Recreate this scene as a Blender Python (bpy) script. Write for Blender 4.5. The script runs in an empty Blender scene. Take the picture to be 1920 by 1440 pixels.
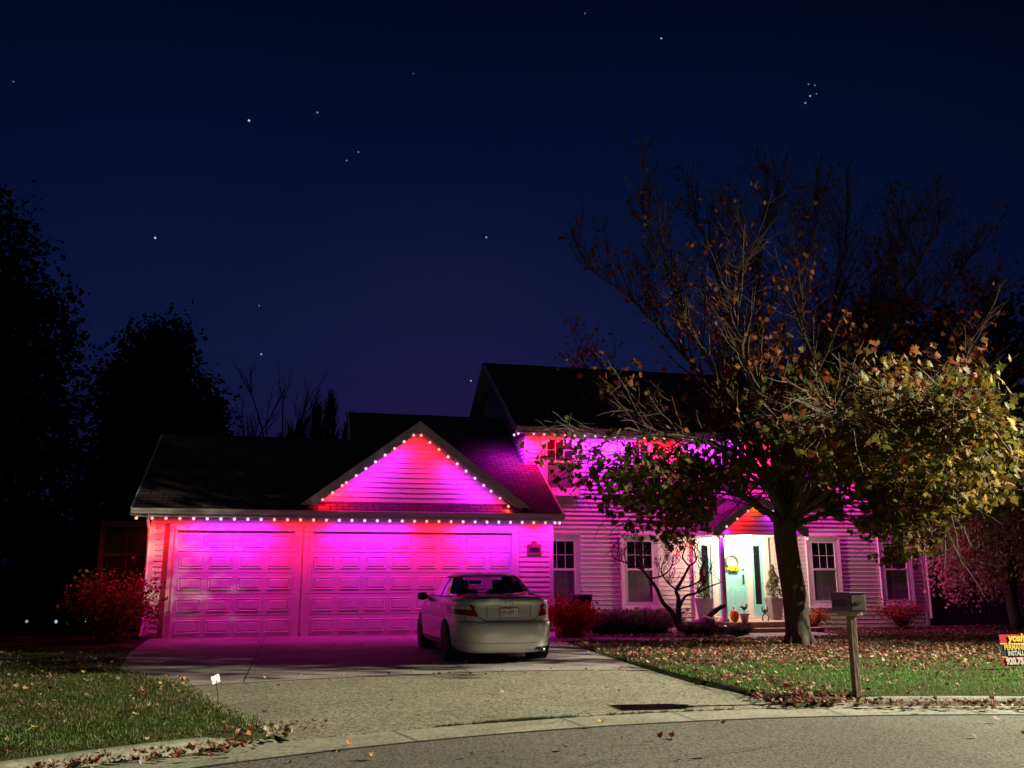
import bpy, math, random
from mathutils import Vector, Matrix, noise
from mathutils.bvhtree import BVHTree
random.seed(7)
R = math.radians
sc = bpy.context.scene
COL = sc.collection
U, G = random.uniform, random.gauss

# ------------------------------------------------------------------ camera
F, YH, PSI, H = 1672.0, 1076.5, R(13.38), 1.45
PITCH = math.atan((YH-720)/F)
fw = Vector((math.sin(PSI)*math.cos(PITCH), math.cos(PSI)*math.cos(PITCH), math.sin(PITCH)))
rt = Vector((math.cos(PSI), -math.sin(PSI), 0)); up = rt.cross(fw)
a = R(0.1); rt, up = rt*math.cos(a)-up*math.sin(a), up*math.cos(a)+rt*math.sin(a)
C0 = Vector((0, 0, H))
cd = bpy.data.cameras.new('camera'); cam = bpy.data.objects.new('camera', cd); COL.objects.link(cam)
cd.sensor_width = 36; cd.lens = F/1920*36; cd.clip_start = .05; cd.clip_end = 2000
m = Matrix((rt, up, -fw)).transposed().to_4x4(); m.translation = C0
cam.matrix_world = m; sc.camera = cam
def ray(x, y): return fw*F + rt*(x-960) - up*(y-720)
def atY(x, y, Y): d = ray(x, y); return C0 + d*(Y/d.y)
def atZ(x, y, z=0.): d = ray(x, y); return C0 + d*((z-H)/d.z)

# ------------------------------------------------------------------ materials
def nodes(name):
    m = bpy.data.materials.new(name); m.use_nodes = True
    nt = m.node_tree; b = nt.nodes['Principled BSDF']
    return m, nt, b
def N(nt, t, **k):
    n = nt.nodes.new(t)
    for a_, v in k.items():
        if a_ in n.inputs: n.inputs[a_].default_value = v
        else: setattr(n, a_, v)
    return n
def mat(name, col, rough=.6, var=.15, scale=6., bump=0., bscale=40., metal=0., coat=0., trans=0., spec=None, stretch=None):
    m, nt, b = nodes(name); L = nt.links.new
    b.inputs['Roughness'].default_value = rough; b.inputs['Metallic'].default_value = metal
    b.inputs['Coat Weight'].default_value = coat
    if spec is not None: b.inputs['Specular IOR Level'].default_value = spec
    tc = N(nt, 'ShaderNodeTexCoord'); src = tc.outputs['Object']
    if stretch:
        mp = N(nt, 'ShaderNodeMapping'); mp.inputs['Scale'].default_value = stretch
        L(src, mp.inputs[0]); src = mp.outputs[0]
    n = N(nt, 'ShaderNodeTexNoise', Scale=scale, Detail=8., Roughness=.6); L(src, n.inputs['Vector'])
    r = N(nt, 'ShaderNodeValToRGB')
    r.color_ramp.elements[0].position = .3; r.color_ramp.elements[1].position = .7
    r.color_ramp.elements[0].color = [c*(1-var) for c in col]+[1]
    r.color_ramp.elements[1].color = [min(1, c*(1+var)) for c in col]+[1]
    L(n.outputs['Fac'], r.inputs[0]); L(r.outputs[0], b.inputs['Base Color'])
    if bump:
        n2 = N(nt, 'ShaderNodeTexNoise', Scale=bscale, Detail=6.); L(src, n2.inputs['Vector'])
        bp = N(nt, 'ShaderNodeBump', Strength=bump, Distance=.02); L(n2.outputs['Fac'], bp.inputs['Height']); L(bp.outputs[0], b.inputs['Normal'])
    if trans:
        b.inputs['Transmission Weight'].default_value = trans
    return m
def attr_mat(name, rough=.6, transl=0., spec=.3, bump=0.):
    m, nt, b = nodes(name); L = nt.links.new
    at = N(nt, 'ShaderNodeAttribute', attribute_name='Col')
    b.inputs['Roughness'].default_value = rough; b.inputs['Specular IOR Level'].default_value = spec
    L(at.outputs['Color'], b.inputs['Base Color'])
    if transl:
        t = N(nt, 'ShaderNodeBsdfTranslucent'); mx = N(nt, 'ShaderNodeMixShader', Fac=transl)
        L(at.outputs['Color'], t.inputs[0]); L(b.outputs[0], mx.inputs[1]); L(t.outputs[0], mx.inputs[2])
        L(mx.outputs[0], nt.nodes['Material Output'].inputs[0])
    return m
def emis(name, col, s):
    m, nt, b = nodes(name)
    b.inputs['Base Color'].default_value = (*col, 1); b.inputs['Emission Color'].default_value = (*col, 1)
    b.inputs['Emission Strength'].default_value = s
    m.cycles.emission_sampling = 'NONE'
    return m
def speckle(name, c1, c2, scale, rough=.85, bump=.5, dirt=.25, dirtscale=.7, dist=.01):
    m, nt, b = nodes(name); L = nt.links.new; tc = N(nt, 'ShaderNodeTexCoord')
    v = N(nt, 'ShaderNodeTexVoronoi', Scale=scale); L(tc.outputs['Object'], v.inputs['Vector'])
    n = N(nt, 'ShaderNodeTexNoise', Scale=scale*.35, Detail=10., Roughness=.75); L(tc.outputs['Object'], n.inputs['Vector'])
    r = N(nt, 'ShaderNodeValToRGB'); r.color_ramp.elements[0].position = .38; r.color_ramp.elements[1].position = .62
    r.color_ramp.elements[0].color = (*c1, 1); r.color_ramp.elements[1].color = (*c2, 1)
    mixf = N(nt, 'ShaderNodeMath', operation='ADD'); sep = N(nt, 'ShaderNodeMath', operation='MULTIPLY'); sep.inputs[1].default_value = .35
    sx = N(nt, 'ShaderNodeSeparateColor'); L(v.outputs['Color'], sx.inputs[0]); L(sx.outputs[0], sep.inputs[0])
    sub = N(nt, 'ShaderNodeMath', operation='MULTIPLY'); sub.inputs[1].default_value = .7; L(n.outputs['Fac'], sub.inputs[0])
    L(sep.outputs[0], mixf.inputs[0]); L(sub.outputs[0], mixf.inputs[1]); L(mixf.outputs[0], r.inputs[0])
    d = N(nt, 'ShaderNodeTexNoise', Scale=dirtscale, Detail=5., Roughness=.6); L(tc.outputs['Object'], d.inputs['Vector'])
    dr = N(nt, 'ShaderNodeValToRGB'); dr.color_ramp.elements[0].position = .3; dr.color_ramp.elements[1].position = .65
    dr.color_ramp.elements[0].color = (1-dirt,)*3+(1,); dr.color_ramp.elements[1].color = (1, 1, 1, 1); L(d.outputs['Fac'], dr.inputs[0])
    mx = N(nt, 'ShaderNodeMix', data_type='RGBA', blend_type='MULTIPLY'); mx.inputs[0].default_value = 1
    L(r.outputs[0], mx.inputs[6]); L(dr.outputs[0], mx.inputs[7]); L(mx.outputs[2], b.inputs['Base Color'])
    b.inputs['Roughness'].default_value = rough; b.inputs['Specular IOR Level'].default_value = .25
    bp = N(nt, 'ShaderNodeBump', Strength=bump, Distance=dist); L(mixf.outputs[0], bp.inputs['Height']); L(bp.outputs[0], b.inputs['Normal'])
    return m
def shingle():
    m, nt, b = nodes('shingles'); L = nt.links.new; tc = N(nt, 'ShaderNodeTexCoord')
    # rows follow height
    sp = N(nt, 'ShaderNodeSeparateXYZ'); L(tc.outputs['Object'], sp.inputs[0])
    cb = N(nt, 'ShaderNodeCombineXYZ'); ad = N(nt, 'ShaderNodeMath', operation='MULTIPLY'); ad.inputs[1].default_value = 1.9
    L(sp.outputs[2], ad.inputs[0]); L(sp.outputs[0], cb.inputs[0]); L(ad.outputs[0], cb.inputs[1])
    br = N(nt, 'ShaderNodeTexBrick', Scale=1.0); br.inputs['Brick Width'].default_value = .3; br.inputs['Row Height'].default_value = .15
    br.inputs['Mortar Size'].default_value = .012; br.inputs['Color1'].default_value = (.10, .07, .08, 1); br.inputs['Color2'].default_value = (.06, .045, .05, 1)
    br.inputs['Mortar'].default_value = (.012, .01, .012, 1); L(cb.outputs[0], br.inputs['Vector'])
    n = N(nt, 'ShaderNodeTexNoise', Scale=90., Detail=3.); L(tc.outputs['Object'], n.inputs['Vector'])
    mx = N(nt, 'ShaderNodeMix', data_type='RGBA', blend_type='OVERLAY'); mx.inputs[0].default_value = .6
    L(br.outputs['Color'], mx.inputs[6]); L(n.outputs['Fac'], mx.inputs[7]); L(mx.outputs[2], b.inputs['Base Color'])
    b.inputs['Roughness'].default_value = .9; b.inputs['Specular IOR Level'].default_value = .2
    bp = N(nt, 'ShaderNodeBump', Strength=.8, Distance=.02, invert=True); L(br.outputs['Fac'], bp.inputs['Height']); L(bp.outputs[0], b.inputs['Normal'])
    return m
def ground_mat():
    m, nt, b = nodes('lawn_soil'); L = nt.links.new; tc = N(nt, 'ShaderNodeTexCoord')
    n = N(nt, 'ShaderNodeTexNoise', Scale=.8, Detail=8., Roughness=.7); L(tc.outputs['Object'], n.inputs['Vector'])
    r = N(nt, 'ShaderNodeValToRGB'); e = r.color_ramp.elements
    e[0].position = .35; e[0].color = (.022, .04, .010, 1); e[1].position = .65; e[1].color = (.055, .06, .02, 1); L(n.outputs['Fac'], r.inputs[0])
    n2 = N(nt, 'ShaderNodeTexNoise', Scale=45., Detail=5.); L(tc.outputs['Object'], n2.inputs['Vector'])
    mx = N(nt, 'ShaderNodeMix', data_type='RGBA', blend_type='OVERLAY'); mx.inputs[0].default_value = .7
    L(r.outputs[0], mx.inputs[6]); L(n2.outputs['Fac'], mx.inputs[7]); L(mx.outputs[2], b.inputs['Base Color'])
    b.inputs['Roughness'].default_value = .95; b.inputs['Specular IOR Level'].default_value = .1
    bp = N(nt, 'ShaderNodeBump', Strength=1., Distance=.03); L(n2.outputs['Fac'], bp.inputs['Height']); L(bp.outputs[0], b.inputs['Normal'])
    return m
M = dict(
    siding=mat('vinyl_siding', (.70, .67, .60), .5, .07, 3., .12, 60, stretch=(1, 1, 6)),
    trim=mat('white_trim', (.74, .72, .68), .45, .06, 2.5, .06, 50),
    fascia=mat('fascia_paint', (.58, .56, .54), .5, .08, 2.),
    gdoor=mat('garage_door_paint', (.72, .69, .66), .5, .08, 1.6, .1, 30),
    shingle=shingle(), ground=ground_mat(),
    asphalt=speckle('asphalt', (.04, .038, .032), (.165, .155, .13), 70, .9, .8, .3, .5),
    aggregate=speckle('exposed_aggregate', (.07, .067, .048), (.29, .275, .205), 48, .9, .9, .25, .8),
    concrete=speckle('smooth_concrete', (.24, .21, .20), (.34, .305, .285), 30, .75, .15, .4, .9, .004),
    kerb=speckle('kerb_concrete', (.18, .172, .135), (.31, .295, .235), 45, .85, .3, .35, 1.5, .006),
    dark=mat('dark_gap', (.012, .011, .010), .9, .2),
    mulch=speckle('mulch', (.035, .018, .012), (.11, .06, .04), 30, .95, 1., .4, 2., .03),
    bark=mat('bark', (.07, .05, .038), .9, .4, 14., 1., 22., stretch=(1, 1, .25)),
    twig=mat('twig', (.085, .05, .036), .85, .25, 20),
    darkbark=mat('dark_bark', (.07, .05, .045), .9, .3, 14., .5, 30),
    leafA=attr_mat('leaves', .65, .3, .12), leafG=attr_mat('fallen_leaves', .7, .1, .15), grass=attr_mat('grass_blades', .6, .3),
    glassdark=mat('window_glass', (.012, .012, .018), .06, .3, 1.5, .02, 2., spec=.5),
    screen=mat('window_screen', (.10, .09, .10), .65, .25, 2.),
    curtain=mat('curtain', (.20, .17, .17), .8, .2, 3., stretch=(8, 8, .4)),
    mint=mat('mint_paint', (.24, .60, .64), .4, .05, 3.),
    metal=mat('satin_metal', (.25, .25, .26), .3, .1, 8., metal=.9),
    black=mat('black_metal', (.015, .014, .016), .45, .3, 8.),
    timber=mat('weathered_timber', (.36, .26, .17), .8, .25, 5., .3, 40., stretch=(1, 1, .2)),
    posttimber=mat('post_timber', (.17, .115, .075), .85, .35, 6., .5, 40., stretch=(1, 1, .15)),
    darkwood=mat('stained_fence_wood', (.10, .075, .065), .9, .4, 4., .3, 30., stretch=(2, 2, .3)),
    paint=None, tyre=mat('tyre_rubber', (.018, .018, .018), .8, .2, 20., .2, 60),
    alloy=mat('alloy_wheel', (.45, .45, .46), .3, .1, 8., metal=.8),
    chrome=mat('chrome', (.75, .75, .78), .12, .03, 8., metal=1.),
    plastic=mat('black_plastic', (.02, .02, .022), .5, .2, 8.),
    bin=mat('navy_bin_plastic', (.02, .03, .09), .5, .2, 5.),
    pot=mat('grey_planter', (.24, .21, .24), .55, .15, 5.),
    potw=mat('pale_pot', (.6, .5, .42), .6, .1, 5.),
    pumpkin=mat('pumpkin_skin', (.75, .20, .025), .45, .2, 5., .1, 30),
    stem=mat('pumpkin_stem', (.12, .10, .03), .8, .3),
    stone=mat('field_stone', (.16, .12, .12), .85, .4, 5., .8, 12),
    wicker=mat('dried_vine', (.20, .10, .04), .8, .5, 30., .5, 60),
    yellow=mat('yellow_ribbon', (.75, .62, .04), .6, .15, 8.),
    whitep=mat('white_card', (.62, .61, .57), .5, .05, 8.),
)
def car_paint():
    m, nt, b = nodes('champagne_car_paint'); L = nt.links.new
    b.inputs['Base Color'].default_value = (.68, .66, .61, 1); b.inputs['Metallic'].default_value = .3
    b.inputs['Roughness'].default_value = .36; b.inputs['Coat Weight'].default_value = .8; b.inputs['Coat Roughness'].default_value = .06
    tc = N(nt, 'ShaderNodeTexCoord'); n = N(nt, 'ShaderNodeTexNoise', Scale=2.5, Detail=4.); L(tc.outputs['Object'], n.inputs['Vector'])
    mr = N(nt, 'ShaderNodeMapRange'); mr.inputs[3].default_value = .30; mr.inputs[4].default_value = .46; L(n.outputs['Fac'], mr.inputs[0]); L(mr.outputs[0], b.inputs['Roughness'])
    return m
M['paint'] = car_paint()
def glass(name, tint, alpha_mix):
    m, nt, b = nodes(name); L = nt.links.new
    g = N(nt, 'ShaderNodeBsdfGlossy'); g.inputs['Roughness'].default_value = .03
    t = N(nt, 'ShaderNodeBsdfTransparent'); t.inputs[0].default_value = (*tint, 1)
    fr = N(nt, 'ShaderNodeFresnel', IOR=1.5); mx = N(nt, 'ShaderNodeMixShader')
    L(fr.outputs[0], mx.inputs[0]); L(t.outputs[0], mx.inputs[1]); L(g.outputs[0], mx.inputs[2]); L(mx.outputs[0], nt.nodes['Material Output'].inputs[0])
    return m
M['carglass'] = glass('car_glass', (.62, .62, .66), .5)
def plastic_col(n, c, r=.25, coat=.6): return mat(n, c, r, .1, 12., coat=coat)
M['redlens'] = plastic_col('red_lens', (.22, .008, .01)); M['clearlens'] = plastic_col('clear_lens', (.55, .52, .52), .15)
M['signred'] = plastic_col('sign_red', (.50, .015, .03), .5, 0); M['signnavy'] = plastic_col('sign_navy', (.012, .02, .06), .5, 0)
M['signyel'] = plastic_col('sign_yellow', (.80, .62, .06), .5, 0); M['signpink'] = plastic_col('sign_pink', (.75, .35, .5), .5, 0)
M['platemark'] = plastic_col('plate_ink', (.02, .02, .05), .5, 0); M['platered'] = plastic_col('plate_red', (.5, .06, .05), .5, 0)
M['mailbox'] = mat('mailbox_purple_lit', (.10, .05, .12), .5, .12, 6.); M['mailfront'] = mat('mailbox_door_yellow_lit', (.075, .055, .03), .5, .12, 6.)  # purple light on the side, yellowish lamplight on the front, put into the colours
M['ink'] = mat('dark_numerals', (.015, .01, .02), .6, .1)
M['numeral'] = M['ink']
M['purple_board'] = mat('painted_board', (.45, .40, .44), .6, .12, 4.)

# ------------------------------------------------------------------ mesh builder
class MB:
    def __init__(s, xf=None): s.v = []; s.f = []; s.c = []; s.xf = xf
    def add(s, vs, fs, col=None):
        k = len(s.v); xf = s.xf
        if xf is not None: vs = [xf @ Vector(v) for v in vs]
        s.v += [tuple(v) for v in vs]; s.f += [tuple(i+k for i in f) for f in fs]
        if col is not None: s.c += [col]*len(vs)
    def box(s, x0, x1, y0, y1, z0, z1, col=None):
        s.add([(x0, y0, z0), (x1, y0, z0), (x1, y1, z0), (x0, y1, z0), (x0, y0, z1), (x1, y0, z1), (x1, y1, z1), (x0, y1, z1)],
              [(0, 3, 2, 1), (4, 5, 6, 7), (0, 1, 5, 4), (1, 2, 6, 5), (2, 3, 7, 6), (3, 0, 4, 7)], col)
    def bbox(s, x0, x1, y0, y1, z0, z1, b=.01):   # box with bevelled vertical/front edges
        P = [(x0+b, y0), (x1-b, y0), (x1, y0+b), (x1, y1), (x0, y1), (x0, y0+b)]
        n = len(P); vs = []
        for z, sh in ((z0, b), (z0+b, 0), (z1-b, 0), (z1, b)):
            for (x, y) in P:
                cx, cy = (x0+x1)/2, (y0+y1)/2
                vs.append((x+(sh if x < cx else -sh)*(1 if sh else 0)*.7, y+(sh*.7 if y < cy else 0), z))
        fs = [tuple(range(n-1, -1, -1)), tuple(range(3*n, 4*n))]
        for k in range(3):
            for i in range(n): fs.append((k*n+i, k*n+(i+1) % n, (k+1)*n+(i+1) % n, (k+1)*n+i))
        s.add(vs, fs)
    def prism(s, poly, vec):
        n = len(poly); vec = Vector(vec); p = [Vector(q) for q in poly]
        s.add(p+[q+vec for q in p], [tuple(range(n-1, -1, -1)), tuple(range(n, 2*n))]+[(i, (i+1) % n, n+(i+1) % n, n+i) for i in range(n)])
    def tube(s, pts, rad, sides=6, cap=True, col=None):
        pts = [Vector(p) for p in pts]; n = len(pts)
        if not hasattr(rad, '__len__'): rad = [rad]*n
        vs = []; ref = None
        for i, p in enumerate(pts):
            t = (pts[min(i+1, n-1)]-pts[max(i-1, 0)])
            if t.length < 1e-9: t = Vector((0, 0, 1))
            t.normalize()
            if ref is None: ref = t.orthogonal().normalized()
            ref = (ref-t*ref.dot(t))
            if ref.length < 1e-6: ref = t.orthogonal()
            ref.normalize(); b = t.cross(ref)
            for k in range(sides):
                an = 2*math.pi*k/sides; vs.append(p+(ref*math.cos(an)+b*math.sin(an))*rad[i])
        fs = [(i*sides+k, i*sides+(k+1) % sides, (i+1)*sides+(k+1) % sides, (i+1)*sides+k) for i in range(n-1) for k in range(sides)]
        if cap: fs += [tuple(range(sides-1, -1, -1)), tuple(range((n-1)*sides, n*sides))]
        s.add(vs, fs, col)
    def lathe(s, prof, c=(0, 0, 0), sides=20, sx=1, sy=1, ribs=0, ramp=0., axis='z'):
        vs = []
        for (r, z) in prof:
            for k in range(sides):
                an = 2*math.pi*k/sides; q = r*(1-ramp*abs(math.cos(an*ribs/2))**3) if ribs else r
                p = (q*math.cos(an)*sx, q*math.sin(an)*sy, z)
                if axis == 'y': p = (p[0], p[2], p[1])
                if axis == 'x': p = (p[2], p[0], p[1])
                vs.append((c[0]+p[0], c[1]+p[1], c[2]+p[2]))
        n = len(prof)
        fs = [(i*sides+k, i*sides+(k+1) % sides, (i+1)*sides+(k+1) % sides, (i+1)*sides+k) for i in range(n-1) for k in range(sides)]
        if prof[0][0] > 1e-4: fs.append(tuple(range(sides-1, -1, -1)))
        if prof[-1][0] > 1e-4: fs.append(tuple(range((n-1)*sides, n*sides)))
        s.add(vs, fs)
    def build(s, name, m, parent=None, origin=None, smooth=False):
        o3 = Vector(origin) if origin is not None else (Vector(ORG[parent.name]) if parent else Vector((0, 0, 0)))
        me = bpy.data.meshes.new(name)
        me.from_pydata([(v[0]-o3.x, v[1]-o3.y, v[2]-o3.z) for v in s.v], [], s.f)
        if s.c:
            at = me.color_attributes.new('Col', 'FLOAT_COLOR', 'POINT')
            flat = []
            for c in s.c: flat += [c[0], c[1], c[2], 1.]
            at.data.foreach_set('color', flat)
        me.materials.append(m); me.validate()
        if smooth: me.polygons.foreach_set('use_smooth', [True]*len(me.polygons))
        me.update()
        o = bpy.data.objects.new(name, me); COL.objects.link(o)
        if parent:
            o.parent = parent; o.location = o3-Vector(ORG[parent.name])
        else: o.location = o3
        ORG[o.name] = tuple(o3)
        return o
ORG = {}
def tag(o, label=None, cat=None, group=None, kind=None):
    if label: o['label'] = label
    if cat: o['category'] = cat
    if group: o['group'] = group
    if kind: o['kind'] = kind
    return o
def thing(name, loc, label, cat, group=None):
    o = bpy.data.objects.new(name, None); COL.objects.link(o); o.location = loc; ORG[o.name] = tuple(loc)
    o.empty_display_size = .1
    return tag(o, label, cat, group)
def struct(o): o['kind'] = 'structure'; return o
def text_mesh(txt, size, name, m, parent, mw, bold=0., extr=.002, shear=0., xs=1.):
    cu = bpy.data.curves.new('txt', 'FONT'); cu.body = txt; cu.size = size; cu.extrude = extr; cu.offset = bold; cu.shear = shear
    cu.align_x = 'LEFT'; cu.resolution_u = 3
    ob = bpy.data.objects.new('tmp', cu); COL.objects.link(ob); bpy.context.view_layer.update()
    dg = bpy.context.evaluated_depsgraph_get(); me = bpy.data.meshes.new_from_object(ob.evaluated_get(dg))
    bpy.data.objects.remove(ob)
    b = MB(); o3 = Vector(ORG[parent.name])
    b.v = [tuple(mw @ Vector((v.co.x*xs, v.co.y, v.co.z))) for v in me.vertices]; b.f = [tuple(p.vertices) for p in me.polygons]
    bpy.data.meshes.remove(me)
    return b.build(name, m, parent)

# ------------------------------------------------------------------ ground
CC = Vector((4.3, -2.7))           # centre of the street's turning circle
RR, RG, RK = 11.5, 12.1, 12.27
DRV = [(-3.2, 22.7), (-3.0, 19), (-2.62, 15.6), (-1.9, 14), (-1.3, 12.9), (-.85, 11), (-.5, 10), (-.2, 9.15), (.02, 8.62)] + \
      [(CC.x+RG*math.cos(t), CC.y+RG*math.sin(t)) for t in [R(110.2-i*(110.2-84.6)/10) for i in range(11)]] + \
      [(5.4, 10.2), (5.3, 11.5), (5.35, 14), (5.55, 17), (5.75, 19.3), (5.95, 20.6), (6.5, 22.7)]
WALK = [(5.7, 19.5), (5.86, 20.35), (8.5, 20.3), (10.3, 20.65), (11.2, 21.5), (11.2, 22.78), (13.75, 22.78), (13.75, 21.3), (12.6, 20.2), (10.6, 19.6), (8.5, 19.4)]
def sst(a_, b_, x): t = max(0, min(1, (x-a_)/(b_-a_))); return t*t*(3-2*t)
def inside(p, poly):
    x, y = p; c = False; j = len(poly)-1
    for i in range(len(poly)):
        xi, yi = poly[i]; xj, yj = poly[j]
        if (yi > y) != (yj > y) and x < (xj-xi)*(y-yi)/(yj-yi)+xi: c = not c
        j = i
    return c
def pdist(p, poly):
    x, y = p; d = 1e9
    for i in range(len(poly)):
        ax, ay = poly[i-1]; bx, by = poly[i]; dx, dy = bx-ax, by-ay
        t = max(0, min(1, ((x-ax)*dx+(y-ay)*dy)/(dx*dx+dy*dy+1e-12)))
        d = min(d, math.hypot(x-ax-t*dx, y-ay-t*dy))
    return -d if inside(p, poly) else d
def lawn_z(x, y):
    z = .085*(1-sst(12, 17, y))+.03*sst(12, 17, y)*(1-sst(17, 21.5, y))
    z -= .13*sst(17.5, 22.5, y)*sst(5.5, 8, x)
    z += .015*noise.noise((x*.4, y*.4, 0))
    return z
def surf_z(x, y):
    """height of whatever hard or soft ground is at x, y"""
    r = math.hypot(x-CC.x, y-CC.y)
    if y < 12 and r < RR: return .0
    if y < 12 and r < RG: return .004
    if inside((x, y), DRV): return .012
    if inside((x, y), WALK): return walk_z(x, y)
    return lawn_z(x, y)
def walk_z(x, y): return .02-.11*sst(6.5, 10.5, x)
def ground_z(x, y):
    r = math.hypot(x-CC.x, y-CC.y)
    if y < 14 and -9 < x < 18 and r < RK-.02: return -.09
    if r < RK-.02: return -.09
    if -4 < x < 15 and 8 < y < 23.5:
        d = pdist((x, y), DRV)
        if d < 0: return -.05
        z = lawn_z(x, y)
        z = -.0+(z+.0)*sst(-.02, .12, d)
        d2 = pdist((x, y), WALK)
        if d2 < .02: z = min(z, walk_z(x, y)-.05)
        return z
    return lawn_z(x, y)
def grid(xs, ys, zf, mb):
    nx = len(xs); vs = [(x, y, zf(x, y)) for y in ys for x in xs]
    mb.add(vs, [(j*nx+i, j*nx+i+1, (j+1)*nx+i+1, (j+1)*nx+i) for j in range(len(ys)-1) for i in range(nx-1)])
def axis(a0, b0, step, far):
    L_ = []; x = a0
    while x < b0: L_.append(x); x += step
    lo = []; x = a0; s_ = step
    while x > -far: s_ *= 1.4; x -= s_; lo.append(x)
    hi = []; x = L_[-1]; s_ = step
    while x < far: s_ *= 1.4; x += s_; hi.append(x)
    return lo[::-1]+L_+hi
mb = MB(); grid(axis(-8, 22, .13, 900), axis(6, 26, .13, 900), ground_z, mb)
struct(mb.build('lawn', M['ground'], smooth=True))
def arc_strip(r0, z0, r1, z1, a0, a1, n=90, mb=None):
    mb = mb or MB(); vs = []
    for i in range(n+1):
        t = R(a0+(a1-a0)*i/n)
        for r, z in ((r0, z0), (r1, z1)): vs.append((CC.x+r*math.cos(t), CC.y+r*math.sin(t), z))
    mb.add(vs, [(2*i+1, 2*i, 2*i+2, 2*i+3) for i in range(n)]); return mb
mb = MB(); n = 120
vs = [(CC.x, CC.y, .03)]
for i in range(n): t = 2*math.pi*i/n; vs.append((CC.x+RR*math.cos(t), CC.y+RR*math.sin(t), -.002))
mb.add(vs, [(0, i+1, (i+1) % n+1) for i in range(n)])
struct(mb.build('road', M['asphalt'], smooth=True))
gt = arc_strip(RR-.01, .002, RG+.02, .004, 0, 360, 240)
struct(gt.build('gutter', M['kerb']))
mb = MB()
arc_strip(RR-.022, .0035, RR+.006, .0065, 0, 360, 240, mb)      # tar line between asphalt and gutter
for t0 in (106.0, 97.5, 91.5, 83.3, 76, 119.5):
    t = R(t0); d = Vector((math.cos(t), math.sin(t))); q = Vector((-d.y, d.x))*.006
    p0 = CC+d*RR; p1 = CC+d*RG
    mb.add([(p0.x-q.x, p0.y-q.y, .0075), (p1.x-q.x, p1.y-q.y, .0095), (p1.x+q.x, p1.y+q.y, .0095), (p0.x+q.x, p0.y+q.y, .0075)], [(0, 1, 2, 3)])
struct(mb.build('gutter_joints', M['dark']))
# kerb with tapered ends either side of the drive
def kerb(a0, a1, taper_start, taper_end, name):
    mb = MB(); prof = [(RG-.005, .0), (RG+.03, .055), (RG+.07, .082), (RG+.10, .09), (RK, .09), (RK, -.05)]
    n = 60; vs = []
    for i in range(n+1):
        t = a0+(a1-a0)*i/n; k = 1.
        if taper_start is not None: k = min(k, sst(a0, taper_start, t) if a1 > a0 else 1)
        if taper_end is not None: k = min(k, 1-sst(taper_end, a1, t))
        k = .12+.88*k
        for r, z in prof: vs.append((CC.x+r*math.cos(R(t)), CC.y+r*math.sin(R(t)), z*k if z > 0 else z))
    w = len(prof)
    mb.add(vs, [(i*w+j, i*w+j+1, (i+1)*w+j+1, (i+1)*w+j) for i in range(n) for j in range(w-1)])
    mb.add(vs[:w], [tuple(range(w))]); mb.add(vs[-w:], [tuple(range(w))])
    return struct(mb.build(name, M['kerb']))
kerb(20, 82.6, None, 79.8, 'kerb'); kerb(111.2, 200, 114.5, None, 'kerb')
# driveway: smooth slab and exposed-aggregate apron
JO = [(-1.36, 12.95), (0, 13.35), (1.5, 13.62), (3.2, 13.75), (4.5, 13.6), (5.36, 13.3)]
slab = DRV[:4]+JO+[(5.35, 14), (5.55, 17), (5.75, 19.3), (5.95, 20.6), (6.5, 22.7)]
apron = [(-1.36, 12.95)]+DRV[5:9]+DRV[9:20]+[(5.4, 10.2), (5.3, 11.5), (5.36, 13.3)]+JO[-2:0:-1]
def sheet(poly, z, th=.06):
    mb = MB(); mb.prism([(x, y, z-th) for x, y in poly], (0, 0, th)); return mb
struct(sheet(slab, .014).build('driveway', M['concrete']))
struct(sheet(apron, .010).build('driveway_apron', M['aggregate']))
mb = MB()
def line(p0, p1, w=.012, z=.018):
    a_ = Vector(p0); b_ = Vector(p1); q = (b_-a_).normalized(); q = Vector((-q.y, q.x))*w/2
    mb.add([(a_.x-q.x, a_.y-q.y, z), (b_.x-q.x, b_.y-q.y, z), (b_.x+q.x, b_.y+q.y, z), (a_.x+q.x, a_.y+q.y, z)], [(0, 1, 2, 3)])
for p, q in zip(JO, JO[1:]): line(p, q, .02)
line((-.62, 13.25), (-.62, 22.5), .012); line((2.6, 13.8), (2.6, 22.5), .012); line((-2.8, 17.9), (5.62, 17.9), .012)
for path in ([(2.1, 8.9), (2.35, 9.0), (2.5, 8.95), (2.75, 9.12)], [(-.3, 6.0), (.4, 6.5), (1.3, 6.6), (2.4, 7.1), (3.1, 7.0), (4.4, 7.5)], [(3.2, 5.6), (4.1, 6.0), (5.6, 6.1)]):
    pp = [Vector((p[0], p[1], 0)) for p in path]; q_ = []
    for u_, v_ in zip(pp, pp[1:]):
        for k in range(8): q_.append(u_.lerp(v_, k/8)+Vector((G(0, .02), G(0, .02), 0)))
    for u_, v_ in zip(q_, q_[1:]): line((u_.x, u_.y), (v_.x, v_.y), U(.004, .012), .022 if u_.y < 8 else .012)
struct(mb.build('driveway_joints', M['dark']))
wk = MB()
for p, q in zip([(5.7, 19.5), (7, 19.42), (8.5, 19.4), (10.6, 19.6), (12.6, 20.2), (13.75, 21.3), (13.75, 22.78)], [(5.86, 20.35), (7, 20.32), (8.5, 20.3), (10.3, 20.65), (11.2, 21.5), (11.2, 22.0), (11.2, 22.78)]):
    wk.v += [(p[0], p[1], walk_z(*p)), (q[0], q[1], walk_z(*q))]
wk.f = [(2*i, 2*i+2, 2*i+3, 2*i+1) for i in range(6)]
struct(wk.build('walkway', M['concrete']))
BED = [(6.05, 20.5), (8.5, 20.45), (10.25, 20.8), (11.1, 21.6), (11.1, 24.6), (6.6, 24.6), (6.55, 22.6)]
mb = MB()
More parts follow.
